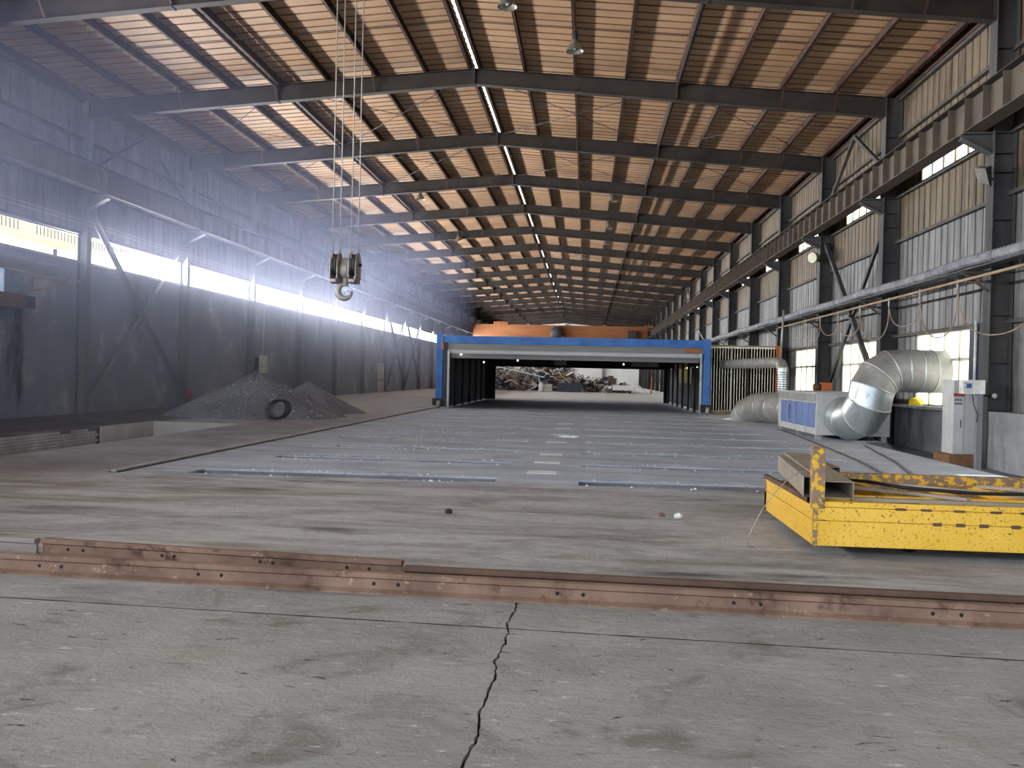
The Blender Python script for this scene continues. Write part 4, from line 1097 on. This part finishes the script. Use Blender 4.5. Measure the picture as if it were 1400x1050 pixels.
# ------------------------------------------------------------------ rails lying across the foreground
RP = [(-0.057, 0), (0.057, 0), (0.057, 0.012), (0.012, 0.03), (0.009, 0.095), (0.034, 0.106), (0.036, 0.135), (0.028, 0.14), (-0.028, 0.14), (-0.036, 0.135), (-0.034, 0.106), (-0.009, 0.095), (-0.012, 0.03), (-0.057, 0.012)]
def rail(a, b_, mt, label, holes_x, z=0.0):
    a = Vector((a[0], a[1], z)); b_ = Vector((b_[0], b_[1], z))
    t = thing('steel_rail', (a.x, a.y, z), label, 'rail', 'rails lying across the floor')
    d = (b_ - a); L = d.length; d.normalize(); sd = Vector((d.y, -d.x, 0))
    n_ = max(2, int(L / 0.4)); vs = []; k = len(RP)
    for i in range(n_ + 1):
        p = a + d * L * i / n_
        vs += [p - sd * q_[0] * 1.0 + Vector((0, 0, q_[1])) for q_ in RP]
    fs = [tuple(range(k)), tuple(range(n_ * k + k - 1, n_ * k - 1, -1))]
    for i in range(n_):
        fs += [(i * k + j, i * k + (j + 1) % k, (i + 1) * k + (j + 1) % k, (i + 1) * k + j) for j in range(k)]
    MB().add(vs, fs).build('rail_body', mt, t)
    for h in holes_x:
        s_ = (h - a.x) / d.x; p = a + d * s_
        MB().lathe([(0, 0.0), (0.012, 0.0), (0.014, -0.004), (0.0145, -0.02)], p + sd * 0.0125 + Vector((0, 0, 0.064)), 12, sd).build('bolt', 'black', t)
    return t
hx = []
for c in (-3.87, -2.67, -1.41, -0.16, 0.98, 2.2, 3.4): hx += [c, c + 0.17]
rail((-8.0, 6.30), (6.6, 5.62), 'rust', 'long rusty rail lying foremost across the floor', hx)
rail((-4.22, 6.70), (-1.30, 6.41), 'rust', 'rusty rail behind the foremost one, ending in mid floor', [-4.0, -3.87, -3.2, -3.1, -2.4, -2.3, -1.72, -1.55])
rail((-1.25, 6.24), (6.0, 5.92), 'rust_dark', 'dark rusty rail behind the foremost one towards the cart', [-0.7, 0.2, 0.35, 1.1, 1.25, 2.0, 2.15])
rail((-8.0, 7.02), (-4.26, 6.68), 'rail_grey', 'grey worn rail end at the left edge behind the rusty rail', [-5.4, -5.2])

# ------------------------------------------------------------------ gravel piles
def pile(cx, cy, h, rx, ry, seed, label, sx=0.0):
    rr = random.Random(seed); m = MB(); n_, rings = 72, 22; vs = []
    ph = [rr.uniform(0, 6.28) for _ in range(8)]
    for i in range(rings + 1):
        t = i / rings
        for j in range(n_):
            a = 2 * math.pi * j / n_
            wob = 1 + 0.07 * math.sin(2 * a + ph[0]) + 0.05 * math.sin(3 * a + ph[1]) + 0.03 * math.sin(7 * a + ph[2])
            r = t * wob
            hh = h * (1 - t) ** 1.05 if t > 0.08 else h * (0.985 - 0.7 * t * t * 2)
            hh = max(0.0, h * (1 - t ** 0.92)) * (1 - 0.12 * math.sin(5 * a + ph[3]) * t * (1 - t) * 2)
            hh += (0 if t > 0.96 else 1) * (rr.uniform(-0.018, 0.018) + 0.03 * math.sin(9 * a + 14 * t + ph[4]) * (1 - t)) - (0.02 if t == 1 else 0)
            vs.append((cx + sx * (1 - t) + rx * r * math.cos(a), cy + ry * r * math.sin(a), hh))
    fs = [(i * n_ + j, i * n_ + (j + 1) % n_, (i + 1) * n_ + (j + 1) % n_, (i + 1) * n_ + j) for i in range(rings) for j in range(n_)]
    o = tag(m.add(vs, fs, True).build('gravel_pile', 'gravel'), label, 'gravel pile', None, 'stuff')
    def sp():
        a = rr.uniform(0, 6.28); t = rr.uniform(0.15, 1.08)
        return (cx + rx * t * math.cos(a), cy + ry * t * math.sin(a), max(0.0, h * (1 - t ** 0.92)) + 0.005)
    st = MB()
    for _ in range(500):
        x, y, z = sp(); s_ = rr.choice([0.01, 0.014, 0.018, 0.03])
        st.add([(x + s_, y, z - s_ / 2), (x - s_ * .6, y + s_, z - s_ / 2), (x - s_ * .6, y - s_, z - s_ / 2), (x, y, z + s_ * .7)], [(0, 1, 3), (1, 2, 3), (2, 0, 3)])
    st.build('pebbles', 'plate' if seed == 1 else 'gravel', o)['kind'] = 'stuff'
    return o
pile(-10.65, 28.2, 1.42, 2.75, 2.2, 1, 'large dark gravel pile by the left wall')
pile(-10.0, 31.6, 1.12, 2.0, 1.9, 2, 'smaller gravel pile behind the large one')
coil = thing('wire_coil', (-9.15, 26.1, 0), 'dark coil of wire leaning on the foot of the gravel pile', 'wire coil')
for i in range(9):
    r_ = 0.30 + 0.02 * math.sin(i * 2.1); P = []
    cxx, cyy, czz = -9.2 + 0.012 * i, 25.96 + 0.03 * i, 0.33 + 0.012 * math.sin(i)
    for j in range(25):
        a = 2 * math.pi * j / 24
        P.append((cxx + r_ * math.cos(a), cyy + 0.55 * r_ * math.sin(a), czz + 0.9 * r_ * math.sin(a)))
    MB().tube(P, 0.011, 5, caps=False).build('wire_turn', 'dark_steel', coil)

# left wall fittings
lb = thing('wall_switch_box', (-15.2, 41.6, 1.5), 'pale grey switch box with conduit above the gravel piles', 'switch box')
MB().box(-15.45, -15.1, 41.2, 41.5, 1.35, 2.2).build('box', 'white', lb, 0.01)
MB().tube([(-15.3, 41.35, 2.2), (-15.3, 41.35, 4.6)], 0.03, 8).build('conduit', 'white', lb)
MB().box(-15.8, -15.4, 41.25, 41.45, 1.5, 2.1).build('back_box', 'dark_steel', lb)
wb_ = thing('white_board', (-15.4, 66.5, 0), 'narrow white board standing against the far left wall', 'board')
MB().box(-15.6, -15.15, 66.0, 66.12, 0.02, 2.2).build('board', 'white', wb_, 0.01)
MB().box(-15.58, -15.17, 65.99, 66.0, 0.9, 0.98).build('strip', 'ink', wb_)
rv = thing('red_valve', (-15.3, 33.4, 0), 'small red valve at the foot of a left column by the gravel', 'valve')
MB().tube([(-15.3, 33.4, 0.0), (-15.3, 33.4, 0.42)], 0.05, 10).build('pipe', 'rust_dark', rv)
MB().lathe([(0.02, -0.02), (0.14, -0.02), (0.16, 0.0), (0.14, 0.02), (0.02, 0.02)], (-15.24, 33.34, 0.46), 16, (0.6, -0.6, 0)).build('hand_wheel', 'red', rv)
MB().box(-15.36, -15.24, 33.34, 33.46, 0.4, 0.54).build('body', 'red', rv)
lt = thing('left_cable_bundle', (-15.3, 20, 3.8), 'grey ribbed cable bundle ending on a bracket at the left wall', 'cable bundle')
P = []; rad = []
for i in range(150):
    P.append((-15.3, 15 + 9.6 * i / 149, 4.2)); rad.append(0.17 if i % 2 else 0.15)
MB().tube(P, 0.15, 10, radii=rad, smooth=False).build('sleeve', 'sheet_l', lt)
MB().tube([(-15.28, 24.5, 4.22), (-15.25, 24.9, 4.2), (-15.2, 25.1, 4.05), (-15.2, 24.9, 3.93), (-15.25, 24.5, 3.9)], 0.05, 8).build('cable_end', 'wrap', lt)
m = MB().bar((-15.8, 24.3, 3.6), (-15.0, 25.4, 4.0), 0.06, 0.06); m.bar((-15.8, 24.3, 3.98), (-15.0, 25.4, 4.0), 0.06, 0.06); m.bar((-15.8, 24.3, 3.5), (-15.8, 24.3, 4.0), 0.06, 0.06)
m.build('bracket', 'conduit', lt)
MB().tube([(-15.2, 14, 3.98), (-15.2, 24.7, 4.02)], 0.02, 6).build('guide_wire', 'rope', lt)
hd = thing('steel_hood', (-15.3, 22.6, 3.0), 'brown box-shaped steel duct stub jutting from the left wall', 'steel box')
MB().box(-15.84, -14.95, 20.5, 22.75, 3.0, 3.36).build('body', 'rust', hd, 0.01)
MB().box(-15.84, -14.97, 22.75, 23.2, 3.02, 3.34).build('mouth', 'dark_steel', hd)
for i, (z0, z1, lab) in enumerate(((5.98, 5.86, 'upper thin wire strung along the left wall'), (5.86, 5.78, 'lower thin wire strung along the left wall'))):
    P = [(-15.35 - 0.05 * i, 14 + 6.5 * q_, z0 + (z1 - z0) * q_ / 5 - 0.05 * (q_ % 2)) for q_ in range(8)]
    tag(MB().tube(P, 0.008, 5).build('wall_wire', 'rope'), lab, 'wire')

# floor cables and a hose
tag(MB().tube([(5.98, 28.6, 0.015), (5.8, 25, 0.015), (5.5, 21, 0.015), (5.2, 17.5, 0.015), (4.9, 15.2, 0.015), (4.3, 12.6, 0.015), (3.9, 10.6, 0.015)], 0.014, 6).build('floor_cable', 'cable'), 'black cable lying along the floor from the filter unit to the cart', 'cable')
tag(MB().tube([(6.7, 22.2, 0.012), (6.3, 20.0, 0.012), (5.9, 17.6, 0.012), (5.3, 15.0, 0.012), (4.6, 12.6, 0.012)], 0.012, 6).build('floor_cable', 'cable'), 'second floor cable, from under the shiny duct', 'cable')
# stones lying about
for i, (x, y, s_, lab) in enumerate(((-1.45, 9.55, 0.05, 'dark pebble alone on the brown floor'), (1.02, 9.75, 0.055, 'pale stone on the brown floor in front of the right slot'), (0.85, 9.85, 0.04, 'brown stone beside the pale one'),
                                   (5.3, 12.6, 0.06, 'pale lump at the edge of the dusty floor'))):
    bm = bmesh.new(); bmesh.ops.create_icosphere(bm, subdivisions=2, radius=s_)
    for v in bm.verts: v.co *= R.uniform(0.75, 1.1); v.co.z *= 0.7
    me = bpy.data.meshes.new('stone'); bm.to_mesh(me); bm.free()
    ob = bpy.data.objects.new('stone', me); COL.objects.link(ob); ob.location = (x, y, s_ * 0.45)
    me.materials.append(MAT[['dark_steel', 'plate', 'rust', 'plate'][i]]); tag(ob, lab, 'stone')

# ------------------------------------------------------------------ scrap at the far end
sh = thing('scrap_heap', (-4.5, 92, 0), 'tangled scrap metal heap at the far end seen through the tunnel', 'scrap heap', None, 'stuff')
groups = {'rust': MB(), 'dark_steel': MB(), 'galv_dull': MB(), 'plate': MB(), 'blue_dark': MB()}
keys = list(groups)
for i in range(1500):
    u_ = R.random()
    x = -10.2 + 14.5 * u_; hmax = 3.2 if x < -1.5 else (1.4 if x < 3.0 else 0.9)
    y = 89.5 + R.uniform(0, 8); zc = R.uniform(0, 1) ** 1.4 * hmax * (0.55 + 0.45 * min(1, (y - 89) / 4))
    L = R.uniform(0.5, 2.4) if x < 0 else R.uniform(0.3, 1.2)
    a = R.uniform(0, 6.28); e = R.uniform(-0.7, 1.0)
    d = Vector((math.cos(a) * math.cos(e), math.sin(a) * math.cos(e), math.sin(e))) * L / 2
    c = Vector((x, y, max(zc, abs(d.z) + 0.03)))
    g = groups[R.choice(keys)]
    if R.random() < 0.8: g.bar(c - d, c + d, R.uniform(0.025, 0.07), R.uniform(0.025, 0.07))
    else: g.bar(c - d * 0.5, c + d * 0.5, R.uniform(0.2, 0.7), R.uniform(0.05, 0.4))
for kx in keys: groups[kx].build('scrap_pieces', kx, sh)['kind'] = 'stuff'
def sc_box(name, c, d, mt, lab, cat, rot=0.0):
    m = MB().cbox(c, d)
    o = m.build(name, mt, None, 0.02); o.rotation_euler[2] = rot
    return tag(o, lab, cat)
sc_box('skip_bin', (-1.7, 88.6, 0.45), (2.1, 1.1, 0.9), 'blue_dark', 'dark blue-grey steel bin in front of the scrap heap', 'bin', 0.1)
sc_box('steel_tank', (-3.7, 88.4, 0.36), (0.8, 0.7, 0.72), 'galv_dull', 'grey steel box beside the dark bin at the scrap', 'steel box', -0.1)
t = thing('gas_cylinder', (-4.4, 88.2, 0), 'pale blue gas bottle standing before the scrap heap', 'gas bottle')
MB().lathe([(0, 0), (0.28, 0), (0.3, 0.05), (0.3, 0.7), (0.2, 0.88), (0.08, 0.92), (0, 0.92)], (-4.4, 88.2, 0), 18).build('body', 'tent_pale', t)
MB().lathe([(0.05, 0.92), (0.12, 0.92), (0.12, 1.02), (0.05, 1.02)], (-4.4, 88.2, 0), 12).build('collar', 'blue', t)
t = thing('work_table', (0.5, 88.8, 0), 'white topped work table standing at the scrap', 'table')
MB().box(-0.3, 1.0, 88.5, 89.2, 1.28, 1.36).build('table_top', 'white', t)
for x in (-0.2, 0.9):
    for y in (88.56, 89.14): MB().box(x - 0.04, x + 0.04, y - 0.04, y + 0.04, 0.0, 1.28).build('leg', 'dark_steel', t)
sc_box('concrete_block', (3.6, 88.2, 0.45), (2.0, 1.0, 0.5), 'plate', 'pale concrete beam on blocks at the right of the scrap', 'concrete beam', 0.05).location.z = 0.28
for x in (3.0, 4.2): sc_box('support_block', (x, 88.2, 0.14), (0.3, 0.8, 0.28), 'dark_steel', 'dark block under the %s end of the pale concrete beam' % ('left' if x < 3.5 else 'right'), 'block')
t = tag(MB().bar((4.3, 88.0, 1.25), (6.0, 88.2, 0.12), 0.5, 0.1).build('white_plank', 'white'), 'white plank leaning over the scrap at the right', 'plank')
tag(MB().bar((-8.6, 88.9, 2.3), (-4.2, 89.2, 1.4), 0.12, 0.1).build('bent_pipe', 'white'), 'long pale pipe slanting across the scrap heap', 'pipe')
tag(MB().bar((-2.9, 89.0, 2.0), (-1.9, 88.6, 1.05), 0.05, 0.05).build('yellow_bar', 'yellow'), 'yellow bar leaning on the dark bin at the scrap', 'bar')
tag(MB().bar((6.3, 88.4, 0.0), (6.35, 88.4, 1.7), 0.12, 0.1).build('rusty_post', 'orange_rust'), 'rusty post standing by the right wall at the scrap', 'post')

# ------------------------------------------------------------------ outside: yard, neighbour's canopy, bush
gr = MB()
gr.add([(-90, -60, -0.32), (WL - 0.25, -60, -0.32), (WL - 0.25, 260, -0.32), (-90, 260, -0.32)], [(0, 1, 2, 3)])
gr.add([(9.05, -60, -0.32), (90, -60, -0.32), (90, 260, -0.32), (9.05, 260, -0.32)], [(0, 1, 2, 3)])
gr.add([(WL - 0.25, -60, -0.12), (9.05, -60, -0.12), (9.05, YS, -0.12), (WL - 0.25, YS, -0.12)], [(0, 1, 2, 3)])
tag(gr.build('ground', 'ground'), 'pale yard outside the hall', None, None, 'structure')
cn = thing('neighbour_canopy', (-20, 29, 0), 'tan ribbed canopy roof outside the nearest strip window', 'canopy')
corrugated((-23.0, 22.0, 6.55), (0, 1, 0), (5.6, 0, -0.1), 15.6, 1.0, pitch=0.22, rib=0.06, normal=(0.02, 0, -1)).build('roof_sheet', 'canopy', cn)
MB().bar((-18.2, 22.0, 6.55), (-18.2, 37.6, 6.55), 0.1, 0.12).build('edge_beam', 'purlin', cn)
MB().bar((-21.0, 22.0, 6.58), (-21.0, 37.6, 6.58), 0.1, 0.1).build('edge_beam', 'purlin', cn)
bar = MB().box(-17.42, -17.4, 22.99, 23.01, 5.62, 6.45).build('rail_bar', 'dark_steel', cn)
for i in range(56):
    if i in (9, 10, 11, 17, 18, 19, 20, 33, 34): continue
    if i: share(bar, cn, (0, 0.19 * i, 0))
for y in (24.2, 36.8):
    MB().box(-22.96, -22.84, y - 0.06, y + 0.06, -0.32, 6.5).build('post', 'dark_steel', cn)
tb = thing('bush', (-17.4, 23.4, -0.3), 'sunlit bush outside the gap in the left wall', 'bush')
lf = MB()
for _ in range(900):
    a = R.uniform(0, 6.28); r_ = 1.1 * math.sqrt(R.random()); z = R.uniform(1.6, 4.9)
    c = Vector((-17.6 + r_ * math.cos(a) * 0.9, 23.3 + r_ * math.sin(a), z)); s_ = R.uniform(0.05, 0.11)
    u_ = Vector((R.uniform(-1, 1), R.uniform(-1, 1), R.uniform(-1, 1))).normalized() * s_; w_ = u_.cross(Vector((R.uniform(-1, 1), R.uniform(-1, 1), 0.4))).normalized() * s_ * 0.5
    lf.add([c - u_, c + w_, c + u_, c - w_], [(0, 1, 2, 3)])
lf.build('foliage', 'leaf', tb)['kind'] = 'stuff'
MB().tube([(-17.6, 23.3, -0.3), (-17.55, 23.35, 2), (-17.6, 23.3, 4.2)], 0.07, 8).build('stem', 'bark', tb)

# scattering volumes added for dust haze and lens flare along the left side
def haze(x1, z1, y0, y1, dens, label):
    m = bpy.data.materials.new('dust_haze'); m.use_nodes = True; nt = m.node_tree
    nt.nodes.remove(nt.nodes['Principled BSDF'])
    vs = nt.nodes.new('ShaderNodeVolumeScatter'); vs.inputs['Color'].default_value = (0.60, 0.66, 1.0, 1); vs.inputs['Density'].default_value = dens
    vs.inputs['Anisotropy'].default_value = 0.2
    nt.links.new(vs.outputs[0], nt.nodes['Material Output'].inputs['Volume'])
    o = MB().box(WL + 0.03, x1, y0, y1, 0.05, z1).build('haze', m)
    return tag(o, label, 'haze', None, 'stuff')
haze(-7.0, 8.6, 14.0, 56.0, 0.0105, 'bluish dusty haze glowing along the left window strip')
haze(-9.0, 4.66, 16.0, 50.0, 0.024, 'low bluish haze under the left windows around the gravel piles')
